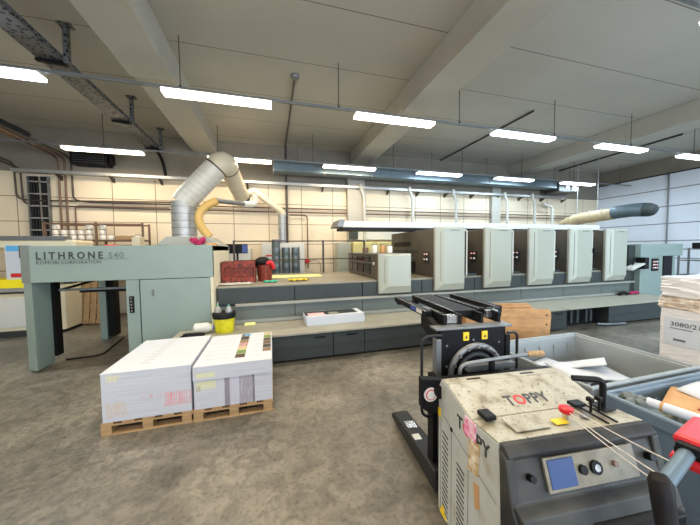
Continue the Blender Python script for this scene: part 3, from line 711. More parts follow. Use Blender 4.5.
B(.03, .20, -.006, 0, .42, .67).build('black_square', 'black', t)
t = thing('side_table_unit', 'cream side unit with dark cabinet left of the leaning pallet', 'machine', (-4.41, 7.12, 0))
MB().prism([(.0, .0), (.16, .25), (.16, .8), (.0, .8)], .06, 1.0).build('body', 'cream', t, .01)
MB().prism([(.0, .02), (.15, .26), (.15, .79), (.0, .79)], 0, .06).build('plinth', 'black', t); B(.0, .15, .5, .78, 1.0, 1.4).build('dark_cabinet', 'char', t, .01)
t = thing('wooden_pallet', 'empty pine pallet standing on edge and leaning at the left back', 'pallet', (-4.34, 8.0, 0.02)); t.rotation_euler = (math.radians(-8), 0, math.radians(-8))
for k in range(5): B(k*.14, k*.14+.11, -.14, -.12, 0, .98).build('board', 'wood', t)
for z in (0, .45, .86):
    B(0, .67, -.12, -.03, z, z+.1).build('stringer', 'wood', t)
t = thing('tool_cart', 'dark cluttered tool cart seen behind the press delivery', 'cart', (-2.65, 8.3, 0))
B(-.3, .4, -.2, .2, .5, .54).build('shelf', 'char2', t); B(-.3, .4, -.2, .2, .1, .14).build('shelf', 'char2', t)
for x in (-.28, .38):
    for y in (-.18, .18): MB().cyl((x, y, 0), (x, y, .95), .015, n=8).build('post', 'blackm', t)
tag(B(-2.85, -2.6, 8.2, 8.4, .541, .8).build('brown_box', 'card', bev=.01), 'small brown box on the dark tool cart', 'box')
tag(MB().lathe([(.06, 0), (.07, .02), (.07, .2), (.02, .26)], (-2.42, 8.3, .541)).build('white_bottle', 'white', smooth=True), 'white bottle on the dark tool cart', 'bottle')

# ------------------------------------------------------------------ on the step
t = thing('yellow_bucket', 'yellow bucket with black rim standing on the platform', 'bucket', (-.72, 4.66, .45))
MB().lathe([(.13, 0), (.155, .24), (.155, .25), (.14, .25)], n=24).build('bucket_body', 'yellow', t, smooth=True)
MB().lathe([(.165, .22), (.17, .29), (.165, .30), (.1, .295)], n=24).build('rim', 'black', t, smooth=True)
for i, (dx, dy) in enumerate(((-.09, .02), (.07, -.02))):
    b = thing('spray_bottle', ['pale spray bottle with long nozzle, left in the yellow bucket', 'clear cone-topped bottle, right in the yellow bucket'][i], 'bottle', (-.72+dx, 4.66+dy, .75))
    MB().lathe([(.05, -.001), (.055, .02), (.03, .08), (.012, .1), (.01, .16 if i == 0 else .12)], n=14).build('bottle_body', 'galv' if i else 'ledge', b, smooth=True)
    MB().lathe([(.012, .1), (.014, .12)], n=10).build('cap', 'teal', b)
tag(B(-.45, -.28, 4.86, 4.98, .797-.345, .81-.345+.02).build('sponge', 'pyel', bev=.01), 'pale yellow sponge on the platform beside the bucket', 'sponge')
mb = MB()
t = thing('plastic_jug', 'white plastic jug lying on the platform in front of the press delivery', 'jug', (-1.15, 4.66, .53)); t.rotation_euler = (0, PI/2, 0)
MB().lathe([(.05, 0), (.075, .02), (.08, .18), (.05, .25), (.03, .27)], n=20).build('jug_body', 'white', t, smooth=True)
MB().lathe([(.033, .27), (.033, .30), (.02, .305)], n=14).build('cap', 'blue', t)
mb = MB()
for k in range(7):
    a = k*.9; mb.tube(bez((-1.22+.04*k, 4.42, .47), (-1.22+.05*k, 4.40, .54), (-1.14+.12*math.sin(a), 4.44+.05*math.cos(a), .47), 6), .025, 8)
tag(mb.build('black_rag', 'black', smooth=True), 'black rags on the platform in front of the white jug', 'rag')
t = thing('printed_sheet_stack', 'stack of printed sheets lying on the platform', 'paper stack', (1.03, 4.74, .451), rz=.03)
MB().box(-.50, .50, -.19, .22, 0, .075).build('lower_ream', 'paper', t); MB().box(-.51, .49, -.2, .22, .077, .15).build('upper_ream', 'paper', t)
MB().box(-.50, .40, -.10, .20, .15, .152).build('dark_print', 'char', t); MB().box(-.46, -.18, -.16, .06, .152, .154).build('pink_print', mat('pale_pink_print', (238, 190, 190), .7), t)
MB().box(-.1, .06, -.14, .04, .152, .155).build('grey_print', 'cover_rim', t)

# ------------------------------------------------------------------ pallets of paper
def pallet(x0, y0, w, d, name, label):
    t = thing(name, label, 'pallet', (x0, y0, 0), 'pallets under the paper')
    for k in range(5): a = k*(w-.1)/4; B(a, a+.1, 0, d, .1, .12).build('deck_board', 'wood', t, .002)
    for yy in (0, d/2-.05, d-.1):
        B(0, w, yy, yy+.1, .088, .1).build('stringer', 'wood', t)
        for xx in (0, w/2-.05, w-.1): B(xx, xx+.085, yy, yy+.1, .014, .088).build('block', 'wood', t)
        B(0, w, yy, yy+.1, .0, .014).build('base_board', 'wood', t)
    return t
P_ = pallet(-1.545, 3.03, .765, 1.02, 'wooden_pallet', 'pine pallet under the left plain paper stack')
P_ = pallet(-.775, 3.02, .76, 1.02, 'wooden_pallet', 'pine pallet under the right printed paper stack')
barsL = [(.03, .2, .16, .30, (190, 160, 120), .3), (.04, .15, .5, .56, (214, 206, 130), .4), (.5, .74, .20, .33, (220, 110, 110), .35), (.3, .74, .30, .34, (200, 130, 120), .15), (.05, .6, .45, .5, (190, 190, 200), .1)]
barsR = [(.02, .2, .44, .49, (206, 204, 150), .7), (.02, .2, .32, .40, (206, 204, 150), .7), (.02, .06, .30, .36, (150, 140, 110), .6), (.28, .33, .12, .41, (120, 110, 120), 1.), (.33, .40, .12, .41, (180, 176, 190), .8), (.42, .55, .12, .41, (140, 132, 140), .8), (.55, .57, .12, .41, (90, 80, 90), 1.), (.6, .74, .36, .40, (180, 170, 170), .3)]
sL = thing('paper_stack', 'tall plain white paper stack on the left pallet', 'paper stack', (0, 0, 0), 'paper stacks on pallets')
B(-1.53, -.79, 3.035, 4.03, .12, .578).build('ream_block', pile_mat('pile_edge_left', barsL, -1.53), sL, .004)
B(-1.532, -.788, 3.033, 4.032, .578, .582).build('top_sheet', 'paper', sL)
m = mat('faint_print', (184, 184, 188), .8)
for k in range(9): B(-1.28+k*.004, -1.24+k*.004+.05, 3.2+k*.085, 3.23+k*.085, .582, .5825).build('print_mark', m, sL)
sR = thing('paper_stack', 'white stack with printed picture columns on the right pallet', 'paper stack', (0, 0, 0), 'paper stacks on pallets')
B(-.768, -.02, 3.03, 4.04, .12, .41).build('ream_block', pile_mat('pile_edge_right', barsR, -.768), sR, .003)
MB().prism([(-.772, .412), (-.015, .412), (-.02, .548), (-.77, .552)], 3.02, 4.045, 'Y').build('upper_ream_block', pile_mat('pile_edge_right_top', barsR, -.768), sR, .003)
tp = B(-.77, -.02, 3.022, 4.044, .552, .556).build('top_sheet', 'paper', sR)
cols = [(200, 150, 150), (90, 70, 50), (150, 120, 90), (120, 150, 80), (60, 60, 50), (210, 190, 140), (110, 90, 70)]
picm = [mat('picture_tint', c, .7, var=.5, scale=60) for c in cols]
redm = mat('pale_red_text', (206, 160, 162), .8)
for i in range(7):
    y = 3.16+i*.125
    for (xa, xb) in ((-.40, -.30), (-.12, -.03)):
        if xa < -.3 or i > 0: B(xa, xb, y, y+.115, .556, .557).build('picture', picm[(i*2+(xa < -.3)) % 7], tp)
    for xx in (-.72, -.58, -.25):
        B(xx, xx+.12, y+.03, y+.036, .556, .5565).build('print_mark', redm, tp)
B(-.37, -.28, 3.95, 4.0, .557, .5575).build('picture', 'cyan', tp)

# ------------------------------------------------------------------ pile turner (TOPPY)
A = math.radians(-5)
T = thing('pile_turner', 'ivory powered pile turner with red TOPPY lettering', 'machine', (.95, 1.44, 0), rz=A)
prof = [(0, .12), (0, .875), (-.03, .925), (-.09, .925), (-.32, .855), (-.505, .87), (-.545, .55), (-.60, .12)]   # (ly, z)
MB().prism(prof, .02, .75, 'X').build('body', 'ivory2', T, .008)
sp = MB().prism(prof, -.003, .02, 'X').build('side_panel', 'ivory2', T, .004)
MB().prism(prof, .75, .772, 'X').build('side_panel', 'ivory2', T, .004)
def slope(l0, l1, z0, z1, x0, x1, th=.006): return MB().prism([(l0, z0), (l1, z1), (l1, z1+th), (l0, z0+th)], x0, x1, 'X')
hd = slope(-.095, -.318, .925, .856, .0, .77).build('hood_panel', 'ivory', T, .002)
slope(-.03, -.092, .925, .925, .0, .77).build('hood_top', 'ivory', T, .002)
dk = slope(-.325, -.505, .858, .872, .0, .77, .006).build('deck_panel', 'ivory', T, .002)
for x in (.14, .5): B(x, x+.09, -.07, -.055, .927, .9325).build('slot', 'black', T)
# lettering on hood
ang = math.atan2(.069, .223)
mt = Matrix.Translation((.25, -.272, .8775)) @ Matrix.Rotation(ang, 4, 'X')
for s_, xo, mm in (('T', 0, 'ink'), ('O', .052, 'inkr'), ('PPY', .118, 'ink')):
    text('lettering', s_, .088, mm, hd, None, xs=.92, ext=.0008, offset=.0018, spacing=1.08, mt=mt @ Matrix.Translation((xo, 0, 0)))
# side lettering (reads towards camera = -ly)
ms = Matrix.Translation((-.0045, -.20, .76)) @ Matrix(((0, 0, -1, 0), (-1, 0, 0, 0), (0, 1, 0, 0), (0, 0, 0, 1)))
for s_, xo, mm in (('T', 0, 'ink'), ('O', .053, 'inkr'), ('PPY', .116, 'ink')):
    text('lettering', s_, .092, mm, sp, None, xs=.9, ext=.0008, offset=.0018, spacing=1.06, mt=ms @ Matrix.Translation((xo, 0, 0)))
B(-.0075, -.003, -.36, -.27, .77, .86).build('pink_sticker', mat('pink_tape', (226, 110, 160), .6, var=.6, scale=30, rgb2=(240, 220, 225)), sp)
MB().prism([(-.30, .60), (-.38, .62), (-.39, .78), (-.31, .78)], -.0065, -.003, 'X').build('tape_residue', mat('brown_residue', (168, 130, 70), .9, var=.5, scale=25, rgb2=(220, 212, 190)), sp)
MB().prism([(-.36, .45), (-.39, .47), (-.385, .58), (-.345, .57)], -.0065, -.003, 'X').build('tape_residue', 'card', sp)
def slots(l0, l1, z0, z1, n):
    g_ = MB()
    for k in range(n):
        z = z0+(z1-z0)*k/n; g_.prism([(l0, z), (l1, z-.014), (l1, z-.006), (l0, z+.008)], -.0055, -.003, 'X')
    return g_.build('vent_grille', 'char2', sp)
slots(-.05, -.11, .16, .66, 16); slots(-.20, -.265, .12, .58, 15)
for (l, z0, z1) in ((-.03, .08, .72), (-.145, .12, .70), (-.30, .12, .62)): B(-.0045, -.003, l-.0015, l+.0015, z0, z1).build('panel_seam', 'inkg', sp)
MB().prism([(-.03, .74), (-.50, .60), (-.50, .597), (-.03, .737)], -.0045, -.003, 'X').build('panel_seam', 'inkg', sp)
MB().tube([(-.006, -.145, .70), (-.001, -.145, .70)], .012).build('lock', 'black', sp)
MB().prism([(-.02, .12), (-.10, .12), (-.06, .19)], -.006, -.003, 'X').build('warning_label', 'yel2', sp)
# black moulded operator cover
MB().prism([(-.508, .88), (-.53, .88), (-.56, .86), (-.566, .845), (-.545, .83), (-.595, .68), (-.64, .66), (-.66, .60), (-.66, .12), (-.60, .12), (-.545, .55)], .0, .77, 'X').build('operator_cover', 'rubber', T, .012)
MB().prism([(-.52, .86), (-.56, .84), (-.60, .66), (-.66, .58), (-.67, .1), (-.55, .1)], -.012, .03, 'X').build('cover_cheek', 'rubber', T, .008)
MB().prism([(-.52, .86), (-.56, .84), (-.60, .66), (-.66, .58), (-.67, .1), (-.55, .1)], .74, .782, 'X').build('cover_cheek', 'rubber', T, .008)
def face(x0, x1, s0, s1, th, name, m_, par=None):   # along the sloped control face, s=0 top .. 1 bottom
    a, b2 = V((-.548, .83)), V((-.598, .68)); n_ = V((-.933, .36)).normalized()
    p, q = a+(b2-a)*s0, a+(b2-a)*s1
    return MB().prism([(p.x, p.y), (q.x, q.y), (q.x+n_.x*th, q.y+n_.y*th), (p.x+n_.x*th, p.y+n_.y*th)], x0, x1, 'X').build(name, m_, par or T, .002)
cp = face(.16, .62, .06, .86, .012, 'control_panel', mat('grubby_beige', (136, 130, 112), .5, var=.3, scale=18))
face(.175, .30, .12, .78, .016, 'display', 'screen', cp)
nrm = V((0, -.933, .36)).normalized()
def onface(x, s): p = V((-.548, .83)).lerp(V((-.598, .68)), s); return V((x, p.x, p.y))
for (x, r_, m_) in ((.335, .018, 'black'), (.40, .026, 'black'), (.50, .011, 'pipe'), (.09, .014, 'black'), (.70, .016, 'black')):
    p = onface(x, .45); b_ = MB().cyl(p, p+nrm*.026, r_, n=16).build('button', m_, cp)
    if r_ == .026: MB().cyl(p+nrm*.024, p+nrm*.028, .014, n=16).build('key_ring', 'silver', cp)
B(.30, .72, -.70, -.63, .2, .61).build('dark_recess', 'black', T, .01)
# deck details
B(.12, .30, -.47, -.37, .880, .886).build('cover_plate', 'ivory', T, .002)
tag_ = MB().box(.34, .41, -.46, -.42, .880, .884).build('yellow_label', 'yel2', T)
k_ = MB().cyl((.42, -.43, .88), (.42, -.43, .92), .012, n=12).build('stop_button', 'silver', T)
MB().lathe([(.022, .912), (.029, .92), (.029, .936), (.016, .944)], (.42, -.43, 0), 18).build('button_cap', 'red', k_, smooth=True)
MB().box(.40, .455, -.447, -.43, .92, .938).build('button_arm', 'red', k_, .008)
B(.04, .10, -.37, -.30, .876, .90).build('switch_box', 'black', T, .006)
MB().lathe([(.02, .878), (.02, .884)], (.53, -.43, 0)).build('lock_disc', 'galvd', T)
for x in (.58, .63): B(x-.004, x+.004, -.50, -.36, .879, .885).build('lever_slot', 'black', T)
for x in (.585, .635): MB().box(x-.006, x+.006, -.42, -.41, .885, .945).box(x-.011, x+.011, -.425, -.395, .935, .957).build('lever', 'black', T, .004)
MB().tube(rounded([(.70, -.38, .88), (.70, -.38, 1.02), (.57, -.33, 1.02)], .035), .015, 12).build('grab_handle', 'black', T, smooth=True)
B(.66, .74, -.42, -.34, .877, .886).build('handle_base', 'black', T, .004)
B(.56, .63, -.36, -.31, .876, .892).build('switch_pad', 'black', T, .004)
# frame between body and mast
B(-.05, .85, .05, .10, .83, .885).build('cross_beam', 'blackm', T, .004)
B(-.04, .84, .01, .05, .80, .83).build('cross_beam', 'char', T)
hx = [(-.11, .93), (.02, .91), (.10, .86), (.11, .80), (.04, .75), (-.04, .70), (-.11, .75)]
bk = MB().prism(hx, .0, .05, 'Y').build('pivot_bracket', 'blackm', T, .006)
MB().cyl((.0, -.035, .85), (.0, .06, .85), .038, n=18).build('pivot_hub', 'black', bk)
MB().cyl((-.055, -.006, .83), (-.055, .0, .83), .042, n=20).build('warning_disc', 'white', bk)
MB().cyl((-.055, -.009, .83), (-.055, -.006, .83), .032, n=20).build('red_ring', 'red', bk); MB().cyl((-.055, -.011, .83), (-.055, -.009, .83), .026, n=20).build('disc_centre', 'white', bk)
B(-.006, -.0, -.03, .0, .70, .75).build('yellow_label', 'yel2', bk)
# mast
ms_ = B(.17, .70, .30, .34, .25, 1.11).build('mast_plate', 'blackm', T, .006)
B(.135, .175, .29, .35, .08, 1.05).build('mast_column', 'galvd', T, .004); B(.10, .135, .27, .35, .08, .8).build('mast_column', 'blackm', T)
B(.695, .73, .29, .35, .08, 1.05).build('mast_column', 'blackm', T)
# geared turning ring
gr = MB()
ring = [(.445+math.cos(2*PI*k/40)*.20, .285, .79+math.sin(2*PI*k/40)*.20) for k in range(41)]
gr.tube(ring, .022, 8).build('turning_ring', 'galvd', ms_, smooth=True)
ring = [(.445+math.cos(2*PI*k/40)*.14, .282, .79+math.sin(2*PI*k/40)*.14) for k in range(41)]
MB().tube(ring, .016, 8).build('inner_ring', 'char', ms_, smooth=True)
for k in range(16):
    a = 2*PI*k/16; MB().cyl((.445+math.cos(a)*.2, .25, .79+math.sin(a)*.2), (.445+math.cos(a)*.2, .29, .79+math.sin(a)*.2), .011, n=6).build('bolt', 'silver', ms_)
for k in range(4): MB().cyl((.36+.06*k, .24, .86+.02*(k % 2)), (.36+.06*k, .29, .86), .012, n=6).build('bolt', 'silver', ms_)
for (x, z) in ((.22, 1.0), (.22, .85), (.64, 1.0), (.64, .85), (.43, 1.03)): MB().cyl((x, .294, z), (x, .30, z), .008, n=8).build('rivet', 'galvd', ms_)
for x in (.37, .52): 
    q = B(x-.022, x+.022, .292, .30, 1.03, 1.09).build('warning_label', 'yel2', ms_); MB().prism([(x-.01, 1.045), (x+.01, 1.045), (x, 1.07)], .290, .292, 'Y').build('triangle', 'ink', q)
# carriage and forks
cr = B(.14, .76, .30, .40, 1.11, 1.125).build('carriage_plate', 'galvd', T, .004)
for (a, b_, z0, z1) in ((.24, .26, 1.12, 1.2), (.37, .39, 1.12, 1.2), (.55, .57, 1.12, 1.2), (.70, .72, 1.12, 1.2)): B(a, b_, .38, .60, z0, z1).build('fork_bracket', 'blackm', cr)
B(.28, .40, .40, .46, 1.13, 1.19).build('steel_block', 'silver', cr, .004); B(.66, .76, .46, .5, 1.14, 1.2).build('steel_block', 'silver', cr, .004)
def fork(x0, x1, y0, y1, z, nm='fork'):
    f_ = MB().box(x0, x1, y0, y1, z-.05, z).build(nm, 'blackm', T, .005)
    B(x0, x0+.008, y0, y1, z-.001, z+.003).build('edge_strip', 'silver', f_); return f_
f1 = fork(.17, .23, .54, 1.25, 1.20)
B(.165, .17, .60, .70, 1.165, 1.195).build('white_label', 'white', f1); B(.165, .17, .71, .82, 1.165, 1.195).build('blue_label', 'blue', f1)
MB().prism([(.40, 1.0), (.62, 1.06), (.62, 1.16), (.50, 1.16), (.40, 1.12)], .17, .22, 'X').build('fork_heel', 'blackm', T, .004)
fork(.37, .59, .48, 1.27, 1.205); fork(.62, .68, .52, 1.26, 1.205); fork(.80, .88, .56, 1.26, 1.205)
B(.15, .2, .32, .46, 1.0, 1.12).build('fork_heel', 'blackm', T)
B(.66, .84, .52, .57, 1.13, 1.2).build('end_plate', 'blackm', T); B(.18, .40, 1.16, 1.22, 1.13, 1.16).build('tie_bar', 'blackm', T)
B(.58, .84, 1.16, 1.22, 1.13, 1.16).build('tie_bar', 'blackm', T); B(.2, .40, .56, .62, 1.13, 1.17).build('tie_bar', 'blackm', T)
# guard tubes
MB().tube(rounded([(.17, .28, 1.085), (.02, .28, 1.085), (.02, .28, .52), (.13, .28, .50)], .06), .010, 10).build('guard_tube', 'tubeb', T, smooth=True)
MB().tube(rounded([(.70, .28, 1.07), (.78, .28, 1.07), (.78, .28, .5)], .04), .010, 10).build('guard_tube', 'tubeb', T, smooth=True)
# rod with wooden grip
MB().tube(rounded([(.20, .10, .82), (.20, .10, .945), (.32, .10, .955), (.72, .12, .965)], .05), .012, 10).build('steel_rod', 'galvd', T, smooth=True)
MB().lathe([(.016, 0), (.021, .03), (.021, .12), (.014, .13)], n=14).build('wooden_grip', 'wood', T, smooth=True).matrix_local = Matrix.Translation((.72, .12, .965)) @ Matrix.Rotation(math.radians(92), 4, 'Y')
MB().cyl((.43, .10, .83), (.43, .10, .955), .02, n=12).build('rod_post', 'blackm', T)
B(.30, .66, .16, .20, .86, .90).build('tie_bar', 'galvd', T)
# straddle legs on the floor
for x0 in (.07, .66):
    lg = MB().prism([(.18, .03), (.2, .17), (.32, .17), (.9, .115), (1.02, .11), (1.08, .07), (1.08, .03)], x0, x0+.15, 'X').build('straddle_leg', 'tubeb', T, .015)
    B(x0+.03, x0+.12, .72, .82, .13, .137).build('steel_insert', 'silver', lg); B(x0+.02, x0+.08, .55, .62, .14, .152).build('white_patch', 'white', lg)
    MB().cyl((x0+.02, .98, .045), (x0+.13, .98, .045), .045, n=16).build('wheel', 'black', lg)
    MB().cyl((x0+.02, .3, .06), (x0+.13, .3, .06), .06, n=16).build('wheel', 'black', lg)
for x in (.12, .62): MB().cyl((x-.03, -.35, .07), (x+.03, -.35, .07), .07, n=18).build('wheel', 'black', T)
for x in (.14, .64): B(x-.03, x+.03, -.05, .33, .1, .18).build('chassis_beam', 'blackm', T)
# wooden boards standing on the floor behind the farther bin
for i, (x, y, w_, lb) in enumerate(((3.47, 2.75, 1.1, 'front'), (3.44, 2.97, 1.0, 'middle'), (3.56, 3.12, 1.0, 'rear'))):
    b_ = thing('wooden_board', '%s one of three varnished wooden boards standing behind the farther bin' % lb, 'board', (x, y, 0), 'wooden boards behind the bin', math.radians(-18))
    MB().prism([(-w_, 0), (-.06, 0), (-.01, .8), (-.015, .86), (-.05, .9), (-w_, .9)], -.012, .012, 'Y').build('panel', 'ply', b_, .006)
    if i == 0:
        for z in (.70, .82): MB().cyl((-.07, -.014, z), (-.07, -.01, z), .012, n=10).build('bolt_hole', 'black', b_)
# tiller
H_ = thing('tiller_handle', 'red and black tiller handle with wrapped grip at lower right', 'handle', (0, 0, 0))
MB().tube([(1.10, .50, .83), (1.11, .52, .92), (1.12, .535, .985), (1.13, .545, .998)], [.024, .027, .028, .02], 14).build('grip_wrap', 'sleeve', H_, smooth=True)
MB().tube([(1.12, .53, .975), (1.42, .60, .985)], .021, 16).build('grip_tube', 'bluegalv', H_, smooth=True)
hm = Matrix.Translation((1.44, .59, .985)) @ Matrix.Rotation(math.radians(12), 4, 'Z')
MB().box(-.09, .16, -.05, .055, -.055, -.015, hm).build('head_casing', 'red', H_, .018)
MB().box(-.06, .18, -.045, .055, .005, .045, hm).build('head_top', 'red', H_, .018)
MB().box(-.075, .15, -.045, .045, -.02, .01, hm).build('rocker_switch', 'black', H_, .006)
MB().box(-.085, -.03, -.02, .04, .0, .03, hm).build('thumb_switch', 'black', H_, .006)
MB().tube([(1.5, .58, .95), (1.98, .15, .16)], .028, 10).build('lower_arm', 'blackm', H_, smooth=True)
B(1.86, 2.10, -.02, .20, .06, .18).build('truck_head', 'blackm', H_, .02)
MB().cyl((1.93, .09, .08), (2.03, .09, .08), .08, n=18).build('wheel', 'black', H_)
# strings
Wp = lambda x, y, z: Matrix.Translation((.95, 1.44, 0)) @ Matrix.Rotation(A, 4, 'Z') @ V((x, y, z))
for i, (a, b_) in enumerate(((Wp(.42, -.435, .925), V((1.15, .55, .985))), (Wp(.425, -.44, .91), V((1.14, .53, .96))), (Wp(.47, -.42, .92), V((1.25, .57, .99))))):
    mid = (a+b_)/2-V((0, 0, .015))
    tag(MB().tube(bez(a, mid, b_, 10), .0022, 6).build('string', 'rope', smooth=True), ['longest white string tied from the red button to the tiller grip', 'lower white string from the red button to the tiller grip', 'upper white string from the levers to the tiller head'][i], 'string', 'strings tied to the tiller')

# ------------------------------------------------------------------ waste bins
def big_bin(x0, x1, y0, y1, label, m_):
    t = thing('pallet_box', label, 'bin', ((x0+x1)/2, (y0+y1)/2, 0), 'large grey plastic waste bins')
    w, d, H = (x1-x0)/2, (y1-y0)/2, .70
    bm = bmesh.new()
    def ringv(ix, z): return [bm.verts.new((sx*(w-ix), sy*(d-ix), z)) for sx, sy in ((-1, -1), (1, -1), (1, 1), (-1, 1))]
    R_ = [ringv(.07, .13), ringv(.035, H-.08), ringv(.0, H-.075), ringv(.0, H-.01), ringv(.008, H), ringv(.03, H), ringv(.035, H-.02), ringv(.05, H-.02), ringv(.055, H-.05), ringv(.09, .16)]
    for p, q in zip(R_, R_[1:]):
        for k in range(4): bm.faces.new((p[k], p[(k+1) % 4], q[(k+1) % 4], q[k]))
    bm.faces.new(R_[0][::-1]); bm.faces.new(R_[-1])
    mb = MB(); mb.bm.free(); mb.bm = bm; mb.build('tub', m_, t, .004)
    for k in range(5):
        for s in (-1, 1):
            B(-w+.25+k*.2, -w+.27+k*.2, s*(d-.05)-.02, s*(d-.05)+.02, .14, H-.09).build('rib', m_, t)
    for sx in (-1, 0, 1): B(sx*(w-.15)-.06, sx*(w-.15)+.06, -d+.09, d-.09, 0, .13).build('foot_runner', m_, t)
    return t
big_bin(2.16, 3.40, 1.40, 2.42, 'large grey plastic waste bin standing farther back, holding loose white sheets', 'bin')
big_bin(2.17, 3.41, .30, 1.36, 'large grey plastic waste bin nearest the camera, filled with cardboard', 'bin2')
def heap(name, x0, x1, y0, y1, z0, zt, m_, label, seed):
    rnd = random.Random(seed); bm = bmesh.new(); n = 14
    vs = [[bm.verts.new((x0+(x1-x0)*i/n, y0+(y1-y0)*j/n, zt+rnd.uniform(-.05, .03))) for j in range(n+1)] for i in range(n+1)]
    for i in range(n):
        for j in range(n): bm.faces.new((vs[i][j], vs[i+1][j], vs[i+1][j+1], vs[i][j+1]))
    lo = [bm.verts.new((x, y, z0)) for x, y in ((x0+.02, y0+.02), (x1-.02, y0+.02), (x1-.02, y1-.02), (x0+.02, y1-.02))]
    bm.faces.new(lo[::-1])
    ed = [[vs[i][0] for i in range(n+1)], [vs[n][j] for j in range(n+1)], [vs[i][n] for i in range(n, -1, -1)], [vs[0][j] for j in range(n, -1, -1)]]
    for k in range(4): bm.faces.new(ed[k]+[lo[(k+1) % 4], lo[k]])
    mb = MB(); mb.bm.free(); mb.bm = bm; o = mb.build(name, m_); return tag(o, label, 'paper', kind='stuff')
heap('waste_paper_fill', 2.27, 3.29, 1.50, 2.32, .17, .36, 'paper', 'loose white paper waste filling the farther bin', 1)
heap('waste_paper_fill', 2.28, 3.30, .41, 1.26, .17, .54, 'cover', 'loose pale paper waste filling the nearer bin', 2)
def sheet(x, y, z, sx, sy, rz, rx, ry, m_, label, name='paper_sheet', cat='paper', bend=.03):
    bm = bmesh.new(); n = 8
    vs = [[bm.verts.new((sx*(i/n-.5), sy*(j/n-.5), bend*math.sin(i/n*PI)*(1-.4*j/n))) for j in range(n+1)] for i in range(n+1)]
    for i in range(n):
        for j in range(n): bm.faces.new((vs[i][j], vs[i+1][j], vs[i+1][j+1], vs[i][j+1]))
    me = bpy.data.meshes.new(name); bm.to_mesh(me); bm.free(); me.materials.append(M[m_])
    for p in me.polygons: p.use_smooth = True
    o = bpy.data.objects.new(name, me); COL.objects.link(o); o.location = (x, y, z); o.rotation_euler = (rx, ry, rz)
    s = o.modifiers.new('t', 'SOLIDIFY'); s.thickness = .004
    return tag(o, label, cat)
sheet(2.62, 2.0, .47, .62, .50, .25, .05, -.05, 'paper', 'large white sheet at the left of the farther bin')
sheet(2.9, 1.9, .50, .60, .42, -.3, 0, .06, 'paper', 'white sheet overlapping the large one in the farther bin')
sheet(3.0, 2.03, .53, .40, .34, .6, -.35, .15, 'paper', 'white sheet tilted up at the right of the farther bin')
sheet(2.5, 1.72, .46, .42, .36, .1, 0, 0, 'cover', 'small off-white sheet at the front left of the farther bin')
sheet(2.68, 1.10, .665, .46, .30, .35, .04, .05, 'card', 'tan cardboard piece lying across the nearer bin', 'cardboard_piece', 'cardboard', .015)
sheet(2.92, 1.08, .70, .42, .26, -.2, .05, -.1, 'paper', 'crumpled white printed sheet on the cardboard in the nearer bin', bend=.05)
sheet(2.62, 1.0, .685, .2, .10, .0, 0, 0, 'inkr2', 'dark red printed card on the cardboard in the nearer bin', 'printed_card', 'card', .008)
sheet(2.42, 1.22, .62, .2, .14, .4, 0, 0, 'cover', 'cream scrap in the far left corner of the nearer bin', bend=.02)
sheet(2.7, .78, .655, .5, .4, .1, 0, 0, 'card', 'tan cardboard flap at the near end of the nearer bin', 'cardboard_piece', 'cardboard', .03)
t = thing('grey_rag', 'small crumpled grey cloth in the corner of the nearer bin', 'cloth', (2.33, 1.25, .60))
mb = MB()
for k in range(6):
    a = k*1.05; mb.tube(bez((0, 0, .02), (.05*math.cos(a), .05*math.sin(a), .11), (.09*math.cos(a), .07*math.sin(a), .01+.02*(k % 3)), 6), [.02, .03, .035, .03, .03, .02, .012], 7)
mb.build('folds', 'riser', t, smooth=True)
t = thing('paper_roll', 'white rolled paper tube with printed band in the nearer bin', 'paper roll', (2.35, 1.2, .68)); t.rotation_euler = (0, math.radians(90), math.radians(-78))
MB().lathe([(.03, 0), (.03, .62)], n=18).build('roll', 'paper', t, smooth=True)
MB().lathe([(.025, -.002), (.025, 0)], n=18).build('roll_end', 'black', t); MB().lathe([(.0303, .06), (.0303, .075)], n=18).build('printed_band', 'card', t)

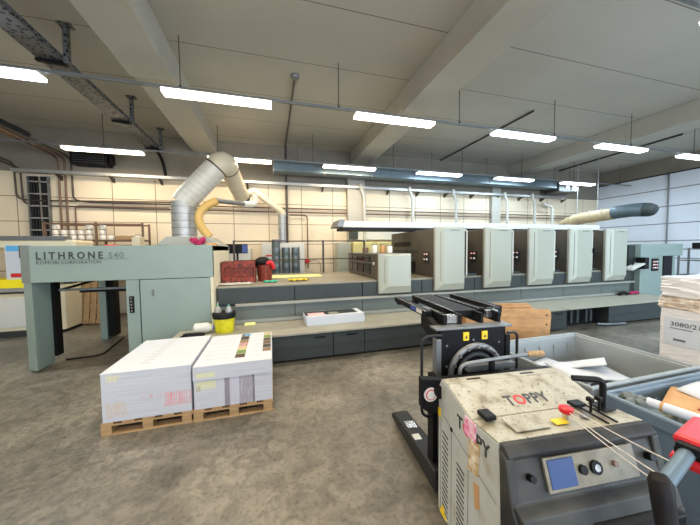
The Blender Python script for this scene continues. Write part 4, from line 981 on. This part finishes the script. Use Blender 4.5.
# ------------------------------------------------------------------ wrapped pallet at right
t = thing('wrapped_pallet_load', 'stretch-wrapped pallet load of white cartons with a printed label', 'pallet load', (5.3, 0, 0))
c = MB(); 
def lump(x0, x1, y0, y1, z0, z1, m_, nm, seed, amp=.012):
    rnd = random.Random(seed); bm = bmesh.new(); n = 12
    def P(i, j, k): return (x0+(x1-x0)*i/n, y0+(y1-y0)*j/n, z0+(z1-z0)*k/n)
    vm = {}
    def vert(i, j, k):
        if (i, j, k) not in vm:
            p = P(i, j, k); vm[(i, j, k)] = bm.verts.new((p[0]+rnd.uniform(-amp, amp), p[1]+rnd.uniform(-amp, amp), p[2]+rnd.uniform(-amp, amp)*.6))
        return vm[(i, j, k)]
    for a in range(n):
        for b_ in range(n):
            for e in (0, n):
                bm.faces.new([vert(e, a, b_), vert(e, a+1, b_), vert(e, a+1, b_+1), vert(e, a, b_+1)])
                bm.faces.new([vert(a, e, b_), vert(a+1, e, b_), vert(a+1, e, b_+1), vert(a, e, b_+1)])
                bm.faces.new([vert(a, b_, e), vert(a+1, b_, e), vert(a+1, b_+1, e), vert(a, b_+1, e)])
    mb = MB(); mb.bm.free(); mb.bm = bm; return mb.build(nm, m_, t, smooth=True)
lump(0, .85, 1.42, 2.60, .14, .83, 'wrap', 'lower_cartons', 3, .004)
lump(-.01, .86, 1.40, 2.62, .83, 1.0, 'wrapb', 'brown_carton_layer', 4, .018)
lump(.0, .85, 1.41, 2.61, 1.0, 1.27, 'wrap', 'upper_cartons', 5, .014)
for k in range(5): B(k*.17, k*.17+.12, 1.42, 2.6, .12, .14).build('deck_board', 'wood', t)
for y in (1.42, 1.96, 2.5): B(0, .8, y, y+.1, 0, .12).build('block_row', 'wood', t)
ML = Matrix.Translation((-.010, 2.52, 0)) @ Matrix(((0, 0, -1, 0), (-1, 0, 0, 0), (0, 1, 0, 0), (0, 0, 0, 1)))
lb = B(-.008, -.004, 1.9, 2.56, .34, .72).build('label_sheet', 'paper', t)
text('label_text', '3080/210', .085, 'ink', lb, None, xs=1.1, mt=ML @ Matrix.Translation((.02, .60, 0)))
B(-.0095, -.008, 2.28, 2.50, .562, .575).build('smudged_line', 'inkg', lb)
B(-.0095, -.008, 2.02, 2.18, .42, .60).build('grey_label_block', 'inkg', lb); B(-.0095, -.008, 2.34, 2.46, .40, .43).build('grey_label_block', 'inkg', lb)

# ------------------------------------------------------------------ light & view
def warea(loc, rot, sx, sy, col, e):
    o = lamp(*loc, sx, sy, col, e, 'daylight'); o.rotation_euler = rot; return o
warea((-.25, YN-.02, 2.3), (PI/2, 0, 0), 9.2, 2.1, (.88, .94, 1.), 150)
warea((8.5, YN-.02, 1.95), (PI/2, 0, 0), 4.8, 3.7, (.66, .84, 1.), 300)
w = bpy.data.worlds.new('world'); SC.world = w; w.use_nodes = True
w.node_tree.nodes['Background'].inputs[0].default_value = (.6, .7, .85, 1); w.node_tree.nodes['Background'].inputs[1].default_value = .3
SC.view_settings.view_transform = 'Standard'; SC.view_settings.look = 'None'; SC.view_settings.gamma = 1; SC.view_settings.use_curve_mapping = False
SC.view_settings.exposure = 0.6
